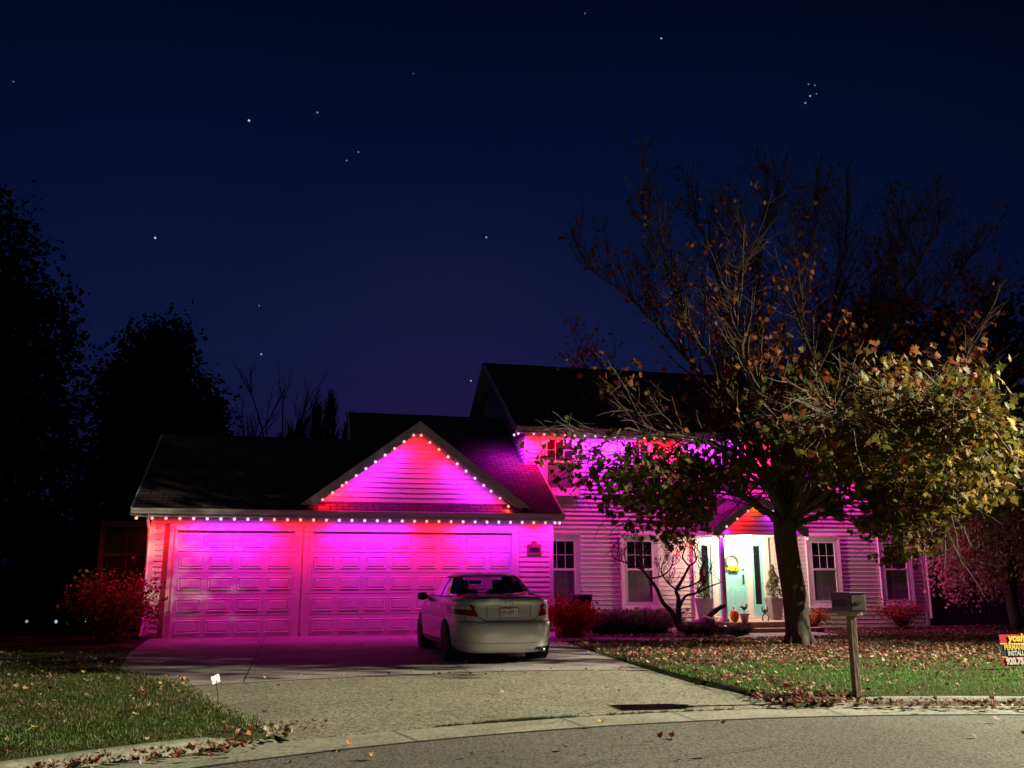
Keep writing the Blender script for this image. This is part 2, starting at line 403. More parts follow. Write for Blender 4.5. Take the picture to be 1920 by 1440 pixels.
for i in range(40):
    for j in range(36):
        x, y = 6+i*.13, 20.4+j*.12
        if inside((x+.06, y+.06), BED):
            q = [(x, y), (x+.13, y), (x+.13, y+.12), (x, y+.12)]
            mb.add([(a_, b_, lawn_z(a_, b_)+.03+.02*noise.noise((a_*4, b_*4, 3))) for a_, b_ in q], [(0, 1, 2, 3)])
struct(mb.build('mulch_bed', M['mulch']))

# ------------------------------------------------------------------ leaves and grass
MAPLE = [(0, -.9), (.12, -.35), (.62, -.55), (.5, -.15), (1., .12), (.52, .3), (.42, .5), (0, 1.05), (-.42, .5), (-.52, .3), (-1., .12), (-.5, -.15), (-.62, -.55), (-.12, -.35)]
def leaf(mb, p, s, nrm, ang, col, curl=.3, simple=False):
    nrm = Vector(nrm).normalized(); t = nrm.orthogonal().normalized(); b = nrm.cross(t)
    t, b = t*math.cos(ang)+b*math.sin(ang), b*math.cos(ang)-t*math.sin(ang)
    if simple:
        pts = [(0, -1), (.7, 0), (0, 1), (-.7, 0)]
        mb.add([p+(t*x+b*y+nrm*curl*(abs(x)*.8))*s for x, y in pts], [(0, 1, 2), (0, 2, 3)], col); return
    vs = [p+(t*x+b*y+nrm*curl*(x*x+.5*y*y))*s for x, y in MAPLE]; vs.append(p)
    n = len(MAPLE)
    mb.add(vs, [(n, i, (i+1) % n) for i in range(n)], col)
def vary(c, k=.25): f_ = U(1-k, 1+k); return tuple(max(0, x*f_*U(.9, 1.1)) for x in c)
TAN, RED, BRN, ORG_, YEL = (.36, .25, .19), (.22, .035, .03), (.17, .09, .06), (.34, .12, .05), (.4, .29, .07)
def pick(): 
    r = random.random()
    return vary(TAN if r < .42 else BRN if r < .68 else RED if r < .88 else ORG_ if r < .96 else YEL)
mb = MB()
def drop(x, y, z=None, s=None, tilt=.5):
    z = surf_z(x, y) if z is None else z
    leaf(mb, Vector((x, y, z+U(.008, .05))), s or U(.022, .045), (G(0, tilt), G(0, tilt), 1), U(0, 6.28), pick(), U(.1, .9))
nl = 0
while nl < 20000:           # right lawn
    x, y = U(5.3, 21), U(9.3, 24.3)
    if math.hypot(x-CC.x, y-CC.y) < RK+.05: continue
    if inside((x, y), DRV) or inside((x, y), WALK): continue
    den = .9*math.exp(-((y-16)/3.6)**2)*(.55+.45*sst(6, 9, x))
    den += .45*math.exp(-((x-6)/.7)**2)*math.exp(-((y-11)/2.5)**2)
    nz = noise.noise((x*.9, y*.9, 5)); den *= (.55+.9*nz+.3)
    if y < 11.9 and x > 6.4: den *= .12
    if 9.8 < y < 13.4 and x < 7.0 and nz < .25: den *= .45
    den = max(den, .05)
    if random.random() > den: continue
    drop(x, y); nl += 1
for i in range(620):       # pile at the end of the right kerb and round the mailbox
    x, y = G(5.7, .42), G(9.65, .3)
    if x < 5.2 or math.hypot(x-CC.x, y-CC.y) < RG-.1: continue
    drop(x, y, .015+max(0, .06-.1*abs(x-5.8))*U(0, 1)+.01, tilt=.5)
for i in range(1200):       # along the gutters
    if i >= 850 and random.random() < .45: continue
    t = U(45, 81) if i < 850 else U(113.5, 131)
    if i >= 850 and random.random() < .65: t = U(112.5, 121)
    r = RG-.06-abs(G(0, .15)); drop(CC.x+r*math.cos(R(t)), CC.y+r*math.sin(R(t)), .01+U(0, .05), tilt=.7)
for i in range(2300):       # left lawn
    x, y = U(-7, .3), U(7.8, 20)
    if math.hypot(x-CC.x, y-CC.y) < RK or inside((x, y), DRV): continue
    if noise.noise((x*1.1, y*.8, 9)) < U(-.35, .45): continue
    drop(x, y)
for i in range(60):
    t = G(111.2, .9); r = RG+U(-.12, .3); drop(CC.x+r*math.cos(R(t)), CC.y+r*math.sin(R(t)), .03+U(0, .09), tilt=.8)
for i in range(45): drop(U(-1, 5.2), U(9.4, 21))
for i in range(40):
    x, y = U(-1, 7), U(5.5, 8.9)
    if math.hypot(x-CC.x, y-CC.y) < RR: drop(x, y)
for i in range(80): drop(G(-.6+U(0, 5.8), .2), 13.2+U(0, .5))if random.random() < .3 else drop(5.35+abs(G(0, .15)), U(9.5, 19))
for i in range(900):       # mulch bed
    x, y = U(6.1, 11.2), U(20.5, 24.4)
    if inside((x, y), BED): drop(x, y, lawn_z(x, y)+.05)
tag(mb.build('fallen_leaves', M['leafG']), 'fallen tan, brown and red maple leaves scattered over lawn and gutter', 'leaves', kind='stuff')

mb = MB()
def blade(x, y, z, h, w, c):
    an = U(0, 6.28); dx, dy = math.cos(an)*w, math.sin(an)*w; lx, ly = G(0, h*.45), G(0, h*.45)
    mb.v += [(x-dx, y-dy, z), (x+dx, y+dy, z), (x+lx, y+ly, z+h)]
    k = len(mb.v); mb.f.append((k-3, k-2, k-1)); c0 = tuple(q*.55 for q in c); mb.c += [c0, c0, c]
cnt = 0
while cnt < 150000:
    if random.random() < .4:
        x, y = U(-8, .4), 7.4+abs(U(-1, 1)*U(0, 1))*13
    else:
        x, y = U(5.2, 20), 9.2+U(0, 1)*U(.2, 1)*15.4
    r = math.hypot(x-CC.x, y-CC.y)
    if r < RK+.07: continue
    if inside((x, y), DRV) or inside((x, y), WALK) or inside((x, y), BED): continue
    if x > 6 and y > 24.5: continue
    nz = noise.noise((x*.7, y*.7, 2)); n2 = noise.noise((x*3, y*3, 2))
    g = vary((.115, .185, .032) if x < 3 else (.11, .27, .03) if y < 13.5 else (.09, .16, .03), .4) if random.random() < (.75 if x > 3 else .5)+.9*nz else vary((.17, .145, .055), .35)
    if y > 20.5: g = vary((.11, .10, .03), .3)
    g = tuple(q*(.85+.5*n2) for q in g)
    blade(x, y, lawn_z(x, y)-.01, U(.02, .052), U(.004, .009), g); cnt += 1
for i in range(3500):     # weeds growing in the gutter joint of the drive
    t = U(88, 104) if i % 2 else G(99.5, 1.1); r = RG+G(0, .012)
    if noise.noise((t*1.2, 0, 4)) < 0 and not i % 2 == 0: continue
    blade(CC.x+r*math.cos(R(t)), CC.y+r*math.sin(R(t)), .008, U(.008, .03), .004, vary((.07, .10, .02)))
tag(mb.build('grass', M['grass']), 'short green grass on both sides of the driveway', 'grass', kind='stuff')

# ------------------------------------------------------------------ house
GY, HY = 22.61, 24.7              # front faces of garage and of main house
GX0, GX1, HX0, HX1 = -3.34, 6.45, 6.25, 19.1
EXPO = .125
house = thing('house', (6, 26, 0), 'two-storey pale vinyl-sided house with attached three-car garage lit magenta', 'house')
def siding(mb, x0, x1, z0, z1, y, clip=None, d=.026, xf=None):
    old = mb.xf; mb.xf = xf if xf is not None else old
    z = z0
    while z < z1-1e-4:
        zt = min(z+EXPO, z1)
        for seg in ([(x0, x1, x0, x1)] if clip is None else clip(z, zt)):
            a0, a1, b0, b1 = seg
            if a1-a0 < .02: continue
            mb.add([(a0, y-d, z), (a1, y-d, z), (b1, y-.002, zt), (b0, y-.002, zt), (a0, y, z), (a1, y, z)], [(0, 1, 2, 3), (4, 5, 1, 0)])
        z = zt
    mb.xf = old
def side_xf(x):       # siding frame facing -X : local x runs along world -Y
    return Matrix(((0, 1, 0, x), (-1, 0, 0, 0), (0, 0, 1, 0), (0, 0, 0, 1)))
def side_xf_r(x):      # facing +X
    return Matrix(((0, -1, 0, x), (1, 0, 0, 0), (0, 0, 1, 0), (0, 0, 0, 1)))
# garage walls (openings behind doors are simply covered by thick doors)
D1 = (-2.75, -.05); D2 = (.36, 5.36); DZ = 2.47
mb = MB()
for (a_, b_) in ((GX0, D1[0]-.3), (D1[1]+.18, D2[0]-.17), (D2[1]+.2, GX1)): siding(mb, a_, b_, .02, 2.8, GY)
siding(mb, D1[0]-.32, D2[1]+.22, DZ+.16, 2.8, GY)
mb.box(GX0+.12, GX1-.12, GY+.16, GY+.2, 0, 2.8)
siding(mb, -29.1, -GY, -.1, 2.85, 0, xf=side_xf(GX0))
mb.box(GX0+.01, GX0+.1, GY, 29.1, -.1, 2.8); mb.box(GX0, GX1, 29, 29.1, -.1, 2.8)
mb.box(GX1-.1, GX1-.004, GY+.02, HY+.2, -.1, 2.8)
siding(mb, GY, HY, -.1, 2.85, 0, xf=side_xf_r(GX1))
w = mb.build('garage_wall', M['siding'], house); 
mb = MB(); mb.box(GX0-.012, GX0+.09, GY-.03, GY+.09, -.02, 2.8); mb.build('corner_trim', M['trim'], house)
mb = MB(); mb.box(GX1-.09, GX1+.012, GY-.03, GY+.09, -.02, 2.8); mb.build('corner_trim', M['trim'], house)
for a_, b_ in ((GX0-.02, D1[0]-.16), (D1[1]+.12, D2[0]-.12), (D2[1]+.14, GX1+.02)):
    mb = MB(); mb.box(a_, b_, GY-.035, GY, -.02, .09); mb.build('foundation', M['stone'], house)
def garage_door(x0, x1, ncol, label):
    mb = MB(); y = GY+.075; rows = 5; ph = DZ/rows; pw = (x1-x0)/ncol
    for r_ in range(rows):
        z0 = .015+r_*ph; z1 = z0+ph-.014
        mb.box(x0, x1, y, y+.04, z0, z1)
        for c in range(ncol):
            a_, b_ = x0+c*pw+.065, x0+(c+1)*pw-.065; c0, c1 = z0+.092, z1-.092
            def ring(pa, za, pb, zb, ya, yb):
                A = [(a_-pa, ya, c0-za), (b_+pa, ya, c0-za), (b_+pa, ya, c1+za), (a_-pa, ya, c1+za)]
                B = [(a_-pb, yb, c0-zb), (b_+pb, yb, c0-zb), (b_+pb, yb, c1+zb), (a_-pb, yb, c1+zb)]
                mb.add(A+B, [(i, (i+1) % 4, 4+(i+1) % 4, 4+i) for i in range(4)])
            # raised panel: outer bead up, groove, sloped field
            ring(0, 0, -.014, -.014, y, y-.018); ring(-.014, -.014, -.03, -.03, y-.018, y-.001); ring(-.03, -.03, -.062, -.062, y-.001, y-.016)
            q = .062; mb.add([(a_+q, y-.016, c0+q), (b_-q, y-.016, c0+q), (b_-q, y-.016, c1-q), (a_+q, y-.016, c1-q)], [(0, 1, 2, 3)])
    d = mb.build('garage_door', M['gdoor'], house); d['label'] = label
    mb = MB(); w_ = .19 if ncol > 4 else .17; yy = GY-.04
    for (a_, b_) in ((x0-w_, x0-.005), (x1+.005, x1+w_)):
        mb.box(a_, b_, yy, GY+.11, 0, DZ+.005); 
        inner = b_ if b_ < x0+.1 else a_
        mb.box(min(inner, inner+(-.045 if b_ < x0+.1 else .045)), max(inner, inner+(-.045 if b_ < x0+.1 else .045)), yy-.018, yy+.001, 0, DZ+.005)
    mb.box(x0-w_, x1+w_, yy, GY+.11, DZ+.01, DZ+.17); mb.box(x0-w_, x1+w_, yy-.018, yy+.001, DZ+.012, DZ+.05)
    mb.build('door_frame', M['trim'], d)
    mb = MB(); mb.box(x0, x1, y-.012, y+.02, 0, .018); mb.build('bottom_seal', M['dark'], d)
    return d
garage_door(*D1, 4, 'single-width raised-panel garage door, four panels across'); garage_door(*D2, 8, 'double-width raised-panel garage door, eight panels across')

# roofs
def roof_plane(mb, x0, x1, ya, za, yb, zb, th=.05):
    mb.add([(x0, ya, za), (x1, ya, za), (x1, yb, zb), (x0, yb, zb), (x0, ya, za-th), (x1, ya, za-th), (x1, yb, zb-th), (x0, yb, zb-th)],
           [(0, 1, 2, 3), (7, 6, 5, 4), (0, 4, 5, 1), (1, 5, 6, 2), (2, 6, 7, 3), (3, 7, 4, 0)])
EY, EZ, SL = 22.15, 2.96, .62
def gz(y): return EZ+SL*(y-EY)
RL, RRd = 25.85, 27.65
mb = MB()
roof_plane(mb, -3.72, 1.38, EY, EZ, RL, gz(RL)); roof_plane(mb, -3.72, 1.38, RL, gz(RL), 2*RL-EY, EZ)
mb.build('garage_roof', M['shingle'], house)
mb = MB()
roof_plane(mb, 1.38, 6.6, EY, EZ, HY, gz(HY)); roof_plane(mb, 1.38, 6.24, HY+.001, gz(HY+.001), RRd, gz(RRd)); roof_plane(mb, 1.38, 6.24, RRd, gz(RRd), 2*RRd-EY, EZ)
mb.build('garage_roof', M['shingle'], house)
# stepped gable wall between the two garage roofs
mb = MB()
X = 1.37
mb.add([(X-.0, RL, gz(RL)-.1), (X, RRd, gz(RRd)-.06), (X, 2*RRd-EY, EZ), (X, 2*RL-EY, EZ)], [(0, 1, 2, 3)])
mb.box(X-.03, X+.02, RRd-.05, RRd+.05, 5, gz(RRd)-.08)
mb.build('gable_wall', M['siding'], house)
mb = MB()
def rake(mb, x, ya, za, yb, zb, h=.16, w=.03, dz=-.012):
    mb.add([(x-w, ya, za+dz), (x+w, ya, za+dz), (x+w, yb, zb+dz), (x-w, yb, zb+dz), (x-w, ya, za-h), (x+w, ya, za-h), (x+w, yb, zb-h), (x-w, yb, zb-h)],
           [(0, 1, 2, 3), (7, 6, 5, 4), (0, 4, 5, 1), (1, 5, 6, 2), (2, 6, 7, 3), (3, 7, 4, 0)])
rake(mb, 1.35, RL-.0, gz(RL), RRd, gz(RRd)); rake(mb, -3.74, EY, EZ, RL, gz(RL)); rake(mb, -3.74, RL, gz(RL), 2*RL-EY, EZ)
rake(mb, 6.62, EY, EZ, HY-.02, gz(HY-.02))
# soffit under the rakes / eaves
mb.add([(-3.72, EY, EZ-.17), (6.6, EY, EZ-.17), (6.6, GY, EZ-.17), (-3.72, GY, EZ-.17)], [(0, 1, 2, 3)])
mb.add([(GX0, GY, EZ-.18), (-3.72, GY, EZ-.18), (-3.72, RL, gz(RL)-.2), (GX0, RL, gz(RL)-.2)], [(0, 1, 2, 3)])
mb.build('rake_board', M['fascia'], house)
# left gable end of the garage
mb = MB()
def clipL(z, zt):
    f_ = lambda q: max(0, (gz(RL)-.1-q)/SL) if q > 2.7 else 3.24
    a_, b_ = f_(z), f_(zt); return [(-RL-a_, -RL+a_, -RL-b_, -RL+b_)]
siding(mb, 0, 0, 2.8, gz(RL)-.15, 0, clip=clipL, xf=side_xf(GX0)); mb.build('gable_wall', M['siding'], house)
def gutter(x0, x1, y, z, name='gutter', nm='fascia'):
    mb = MB(); prof = [(.0, .0), (-.115, .0), (-.125, -.015), (-.118, -.05), (-.095, -.085), (-.085, -.12), (.0, -.12)]
    vs = [(xx, y+p, z+q) for xx in (x0, x1) for p, q in prof]; n = len(prof)
    mb.add(vs, [(i, i+1, n+i+1, n+i) for i in range(n-1)]+[tuple(range(n)), tuple(range(2*n-1, n-1, -1))])
    mb.box(x0, x1, y+.003, y+.03, z-.17, z+.005)
    return mb.build(name, M['fascia'], house)
gutter(-3.74, 6.64, EY+.02, EZ-.005)
# downspout at the left garage corner
mb = MB(); mb.tube([(-3.4, EY+.05, 2.82), (-3.4, EY+.1, 2.74), (-3.38, GY-.06, 2.5), (-3.38, GY-.06, .15), (-3.38, GY-.2, .07)], .035, 8); mb.build('downspout', M['trim'], house, smooth=True)
# dormer-like gable on the garage roof
GXc, GZa, GZb = 2.89, 5.02, 3.14
sl = (GZa-GZb)/(GXc-.42)
gy = GY-.02
mb = MB()
def clipG(z, zt):
    f_ = lambda q: max(0, (GZa-q)/sl); a_, b_ = f_(z), f_(zt); return [(GXc-a_, GXc+a_, GXc-b_, GXc+b_)]
siding(mb, 0, 0, gz(gy)-.02, GZa, gy, clip=clipG)
mb.build('gable_siding', M['siding'], house)
ry = gy-.38; ZA = 5.22; s2 = (ZA-3.10)/(GXc-.06)    # roof of the gable
mb = MB()
for sg in (-1, 1):
    xe = GXc+sg*(GXc-.06); yb = lambda z: EY+(z-EZ)/SL
    mb.add([(GXc, ry, ZA), (xe, ry, 3.10), (xe, max(ry, yb(3.10)), 3.10+.0), (GXc, yb(ZA), ZA)], [(0, 1, 2, 3)])
    mb.add([(GXc, ry, ZA-.03), (xe, ry, 3.10-.03), (xe, ry+.3, 3.10-.03), (GXc, yb(ZA), ZA-.03)], [(0, 1, 2, 3)])
mb.build('gable_roof', M['shingle'], house)
mb = MB()
for sg in (-1, 1):
    xe = GXc+sg*(GXc-.06)
    A = [(GXc, ry-.03, ZA+.0), (xe, ry-.03, 3.10), (xe-sg*.33, ry-.03, 3.10), (GXc, ry-.03, ZA-.24)]
    mb.prism(A, (0, .03, 0))
    B = [(GXc, ry, ZA-.05), (xe, ry, 3.05), (xe, gy, 3.05), (GXc, gy, ZA-.05)]
    B = [Vector(v) for v in B]; mb.add([v+Vector((0, 0, -.12)) for v in B], [(0, 1, 2, 3)])
    mb.prism([(GXc, ry-.035, ZA+.02), (xe, ry-.035, 3.12), (xe, ry-.035, 3.085), (GXc, ry-.035, ZA-.02)], (0, -.012, 0))
mb.build('gable_rake_board', M['fascia'], house)

# main house
HZ0, HEZ, HEY, HRY, HRZ = -.16, 5.58, 24.33, 29.1, 8.52
hsl = (HRZ-HEZ)/(HRY-HEY)
mb = MB(); siding(mb, HX0, HX1, HZ0+.02, 5.5, HY); mb.box(HX0+.02, HX1-.02, HY+.01, HY+.1, HZ0, 5.5)
mb.build('front_wall', M['siding'], house)
def clipH(sgn):
    def f(z, zt):
        g_ = lambda q: 4.4 if q < 5.4 else max(0, (HRZ-.12-q)/hsl)
        a_, b_ = g_(z), g_(zt); c = sgn*HRY; return [(c-a_, c+a_, c-b_, c+b_)]
    return f
mb = MB(); siding(mb, 0, 0, HZ0, HRZ-.2, 0, clip=clipH(-1), xf=side_xf(HX0)); mb.build('gable_wall', M['siding'], house)
mb = MB(); siding(mb, 0, 0, HZ0, HRZ-.2, 0, clip=clipH(1), xf=side_xf_r(HX1)); mb.build('gable_wall', M['siding'], house)
mb = MB(); mb.box(HX0-.012, HX0+.1, HY-.035, HY+.1, HZ0, 5.42); mb.build('corner_trim', M['trim'], house)
mb = MB(); mb.box(HX1-.1, HX1+.012, HY-.035, HY+.1, HZ0, 5.42); mb.build('corner_trim', M['trim'], house)
mb = MB(); hx0, hx1 = 5.93, 19.4
roof_plane(mb, hx0, hx1, HEY, HEZ, HRY, HRZ); roof_plane(mb, hx0, hx1, HRY, HRZ, 2*HRY-HEY, HEZ); mb.build('roof', M['shingle'], house)
mb = MB()
for x in (hx0-.02, hx1+.02):
    rake(mb, x, HEY, HEZ, HRY, HRZ, .18); rake(mb, x, HRY, HRZ, 2*HRY-HEY, HEZ, .18)
mb.add([(hx0, HEY, HEZ-.17), (hx1, HEY, HEZ-.17), (hx1, HY, HEZ-.17), (hx0, HY, HEZ-.17)], [(0, 1, 2, 3)])
for sg in (0, 1):
    y0, z0, y1, z1 = (HEY, HEZ, HRY, HRZ) if sg == 0 else (HRY, HRZ, 2*HRY-HEY, HEZ)
    for xa, xb in ((hx0, HX0), (HX1, hx1)): mb.add([(xa, y0, z0-.19), (xb, y0, z0-.19), (xb, y1, z1-.19), (xa, y1, z1-.19)], [(0, 1, 2, 3)])
mb.build('rake_board', M['fascia'], house)
gutter(hx0-.02, hx1+.02, HEY+.02, HEZ-.005)
mb = MB(); mb.tube([(HX1+.06, HEY+.05, 5.4), (HX1+.06, HY-.05, 5.1), (HX1+.06, HY-.05, .1)], .035, 8); mb.build('downspout', M['trim'], house)
def window(cx, z0, z1, w=.76, apron=.22):
    y = HY-.04; x0, x1 = cx-w/2, cx+w/2; mb = MB(); t = .19; fr = .055
    # wide casing with mitred, sloping faces
    O = [(x0-t, z0-apron), (x1+t, z0-apron), (x1+t, z1+t), (x0-t, z1+t)]; I = [(x0-fr, z0-fr), (x1+fr, z0-fr), (x1+fr, z1+fr), (x0-fr, z1+fr)]
    for ya, yb, A, B in ((y+.02, y-.05, O, O), (y-.05, y-.03, O, I), (y-.03, y, I, I)):
        mb.add([(p[0], ya, p[1]) for p in A]+[(p[0], yb, p[1]) for p in B], [(i, (i+1) % 4, 4+(i+1) % 4, 4+i) for i in range(4)])
    wn = mb.build('window', M['trim'], house)
    mb = MB(); zm = z0+(z1-z0)*.54
    for (a_, b_, c, d) in ((x0-fr, x0, z0-fr, z1+fr), (x1, x1+fr, z0-fr, z1+fr), (x0, x1, z1, z1+fr), (x0, x1, z0-fr, z0), (x0, x1, zm-.03, zm+.03)):
        mb.box(a_, b_, y-.035, y+.01, c, d)
    mb.build('sash', M['trim'], wn)
    mb = MB()
    for k in (1, 2): mb.box(x0+w*k/3-.008, x0+w*k/3+.008, y-.004, y+.006, zm+.03, z1)
    mb.box(x0, x1, y-.0035, y+.0055, (zm+z1)/2-.008+.015, (zm+z1)/2+.008+.015); mb.build('muntins', M['trim'], wn)
    mb = MB(); mb.box(x0, x1, y+.008, y+.012, zm+.03, z1); mb.build('pane', M['glassdark'], wn)
    mb = MB(); mb.box(x0, x1, y+.0, y+.012, z0, zm-.03); mb.build('screen', M['screen'], wn)
    mb = MB(); g = M['curtain']
    for k in (1, 2): mb.box(x0+w*k/3-.006, x0+w*k/3+.006, y-.003, y+.001, z0, zm-.03)
    for k in (1, 2): mb.box(x0, x1, y-.0028, y+.0012, z0+(zm-z0)*k/3-.006, z0+(zm-z0)*k/3+.006)
    mb.build('screen_muntins', g, wn)
    return wn
for cx in (7.28, 9.63, 15.57, 18.05): window(cx, .66, 2.36)
for cx in (7.28, 9.63, 12.5, 15.57, 18.05): window(cx, 3.87, 5.27)
# porch
PX0, PX1, PY = 11.2, 13.78, 22.95; PC = (PX0+PX1)/2; PZ = .17; PE = 2.56
mb = MB(); mb.bbox(PX0+.02, PX1-.02, PY-.22, HY-.02, .03, PZ, .012); mb.build('porch_floor', M['timber'], house)
mb = MB(); mb.bbox(PX0+.02, PX1+.25, PY-.52, PY-.23, -.14, .02, .012); mb.bbox(PX0+.03, PX1-.03, PY-.2, HY-.04, -.14, .028, .01); mb.build('porch_step', M['timber'], house)
for x in (PX0+.18, PX1-.18):
    mb = MB(); mb.bbox(x-.06, x+.06, PY-.06, PY+.06, PZ, 2.5, .008); mb.bbox(x-.09, x+.09, PY-.09, PY+.09, PZ+.001, PZ+.1, .01); mb.bbox(x-.085, x+.085, PY-.085, PY+.085, 2.42, 2.5, .01)
    mb.build('porch_post', M['trim'], house)
PA = 3.62; py0 = PY-.22; pov = .16
mb = MB()
for sg in (-1, 1):
    xe = PC+sg*((PX1-PX0)/2+pov)
    A = [Vector(v) for v in ((PC, py0, PA), (xe, py0, PE+.12), (xe, HY-.01, PE+.12), (PC, HY-.01, PA))]
    mb.add(A+[v-Vector((0, 0, .04)) for v in A], [(0, 1, 2, 3), (7, 6, 5, 4), (0, 4, 5, 1), (1, 5, 6, 2), (2, 6, 7, 3), (3, 7, 4, 0)])
mb.build('porch_roof', M['shingle'], house)
mb = MB(); hw = (PX1-PX0)/2+pov; psl = (PA-PE-.12)/hw
for sg in (-1, 1):
    xe = PC+sg*hw
    mb.prism([(PC, py0-.03, PA-.005), (xe, py0-.03, PE+.115), (xe, py0-.03, PE-.09), (xe-sg*.16, py0-.03, PE-.09), (PC, py0-.03, PA-.2)], (0, .029, 0))
    mb.box(min(xe, xe-sg*.02), max(xe, xe-sg*.02), py0, HY-.03, PE-.06, PE+.075)
mb.build('porch_fascia', M['fascia'], house)
mb = MB(); mb.box(PC-hw+.03, PC+hw-.03, py0+.02, HY-.03, PE-.06, PE-.03); mb.build('porch_ceiling', M['trim'], house)
mb = MB()
def clipP(z, zt):
    f_ = lambda q: max(0, (PA-.1-q)/psl); a_, b_ = min(f_(z), hw-.05), min(f_(zt), hw-.05); return [(PC-a_, PC+a_, PC-b_, PC+b_)]
siding(mb, 0, 0, PE-.04, PA-.1, py0+.16, clip=clipP); mb.build('porch_gable', M['siding'], house)
# door
DC = 12.51; dz0, dz1 = PZ+.06, 2.42
mb = MB()
for (a_, b_) in ((DC-1.22, DC-1.03), (DC-.64, DC-.465), (DC+.465, DC+.64), (DC+1.03, DC+1.22)): mb.box(a_, b_, HY-.09, HY, PZ, dz1)
mb.box(DC-1.22, DC+1.22, HY-.095, HY, dz1+.001, dz1+.1); mb.box(DC-1.05, DC+1.05, HY-.12, HY, PZ+.002, PZ+.055)
mb.build('door_frame', M['trim'], house)
mb = MB(); y = HY-.055; mb.box(DC-.46, DC+.46, y, y+.03, dz0, dz1-.01)
for (a_, b_) in ((DC-.37, DC-.06), (DC+.06, DC+.37)):
    for (c, d) in ((dz0+.18, dz0+.82), (dz0+.98, dz0+1.62), (dz0+1.75, dz0+2.0)):
        for (q, w1, w2, ya, yb) in ((0, 0, .022, y, y-.012), (0, .022, .045, y-.012, y+.0-.001), (0, .045, .075, y-.001, y-.012)):
            A = [(a_+w1, ya, c+w1), (b_-w1, ya, c+w1), (b_-w1, ya, d-w1), (a_+w1, ya, d-w1)]; B = [(a_+w2, yb, c+w2), (b_-w2, yb, c+w2), (b_-w2, yb, d-w2), (a_+w2, yb, d-w2)]
            mb.add(A+B, [(i, (i+1) % 4, 4+(i+1) % 4, 4+i) for i in range(4)])
        mb.add([(a_+.075, y-.012, c+.075), (b_-.075, y-.012, c+.075), (b_-.075, y-.012, d-.075), (a_+.075, y-.012, d-.075)], [(0, 1, 2, 3)])
fd = mb.build('front_door', M['mint'], house); fd['label'] = 'mint-green panelled front door'
mb = MB(); mb.box(DC+.33, DC+.39, y-.02, y, dz0+.95, dz0+1.2); mb.tube([(DC+.36, y-.02, dz0+1.02), (DC+.36, y-.07, dz0+1.02), (DC+.28, y-.07, dz0+1.02)], .012, 8); mb.build('handle', M['metal'], fd)
mb = MB(); mb.lathe([(.03, 0), (.03, -.02), (.0, -.025)], (DC+.36, y, dz0+1.34), 14, axis='y'); mb.build('lock', M['metal'], fd)
for sg in (-1, 1):
    a_, b_ = (DC+sg*.835-.19, DC+sg*.835+.19); mb = MB()
    for (p, q, c, d) in ((a_, a_+.09, PZ+.06, dz1-.001), (b_-.09, b_, PZ+.06, dz1-.001), (a_+.09, b_-.09, PZ+.06, PZ+.4), (a_+.09, b_-.09, dz1-.16, dz1-.001)): mb.box(p, q, y, y+.03, c, d)
    s_ = mb.build('sidelight', M['mint'], house)
    mb = MB(); mb.box(a_+.09, b_-.09, y+.012, y+.022, PZ+.4, dz1-.16); mb.build('pane', M['glassdark'], s_)
# lamp under porch ceiling
mb = MB(); mb.lathe([(.17, 0), (.17, -.02)], (PC+.07, 23.75, PE-.062), 24); lampb = mb.build('ceiling_lamp', M['trim'], house, smooth=False)
mb = MB(); mb.lathe([(.155, 0), (.15, -.03), (.12, -.06), (.06, -.078), (0, -.082)], (PC+.07, 23.75, PE-.083), 24); mb.build('lamp_shade', emis('lamp_glow', (1., .86, .62), 4.), lampb, smooth=True)
# plaque on the garage wall
pl = thing('wall_plaque', (5.95, GY-.03, 2.1), 'dark scroll-topped plaque fixed to the garage siding right of the wide door', 'plaque')
mb = MB(); o = [(-.19, -.17), (.19, -.17), (.19, .07), (.165, .12), (.11, .10), (.08, .15), (0, .2), (-.08, .15), (-.11, .10), (-.165, .12), (-.19, .07)]
mb.prism([(5.95+p, GY-.025, 2.1+q) for p, q in o], (0, -.02, 0)); mb.build('board', M['stone'], pl)
mb = MB(); mb.box(5.82, 6.08, GY-.05, GY-.044, 2.0, 2.12); mb.build('inset', M['black'], pl)

# ------------------------------------------------------------------ permanent eave lights
RC, PCc, MG = (1., .03, .05), (.50, .09, 1.), (1., .06, .34)
glow = {'r': emis('red_bulb_glow', (1., .42, .36), 1.3), 'p': emis('purple_bulb_glow', (.90, .58, 1.), 1.35), 'm': emis('pink_bulb_glow', (1., .60, .72), 1.3), 'o': emis('orange_bulb_glow', (1., .40, .12), 1.6)}
lc = {'r': (1., .004, .02), 'p': (.62, .012, .96), 'm': (1., .012, .42), 'o': (1., .07, .01)}
bm_ = {}
def bulb_mesh(k):
    if k in bm_: return bm_[k]
    mb = MB(); mb.lathe([(0, .034), (.021, .029), (.032, .014), (.0345, 0), (.03, -.018), (.018, -.03), (0, -.034)], (0, 0, 0), 14)
    o = mb.build('tmp', glow[k], smooth=True); me = o.data; bpy.data.objects.remove(o); bm_[k] = me; me.name = 'bulb'; return me
ldat = {}
def light_data(k, power):
    key = (k, power)
    if key not in ldat:
        l = bpy.data.lights.new('bulb_light', 'SPOT'); l.spot_size = R(160); l.spot_blend = .8; l.shadow_soft_size = .035
        l.color = lc[k]; l.energy = power*{'r': 1.4, 'p': 1.05, 'm': 1.15, 'o': 1.}[k]; ldat[key] = l
    return ldat[key]
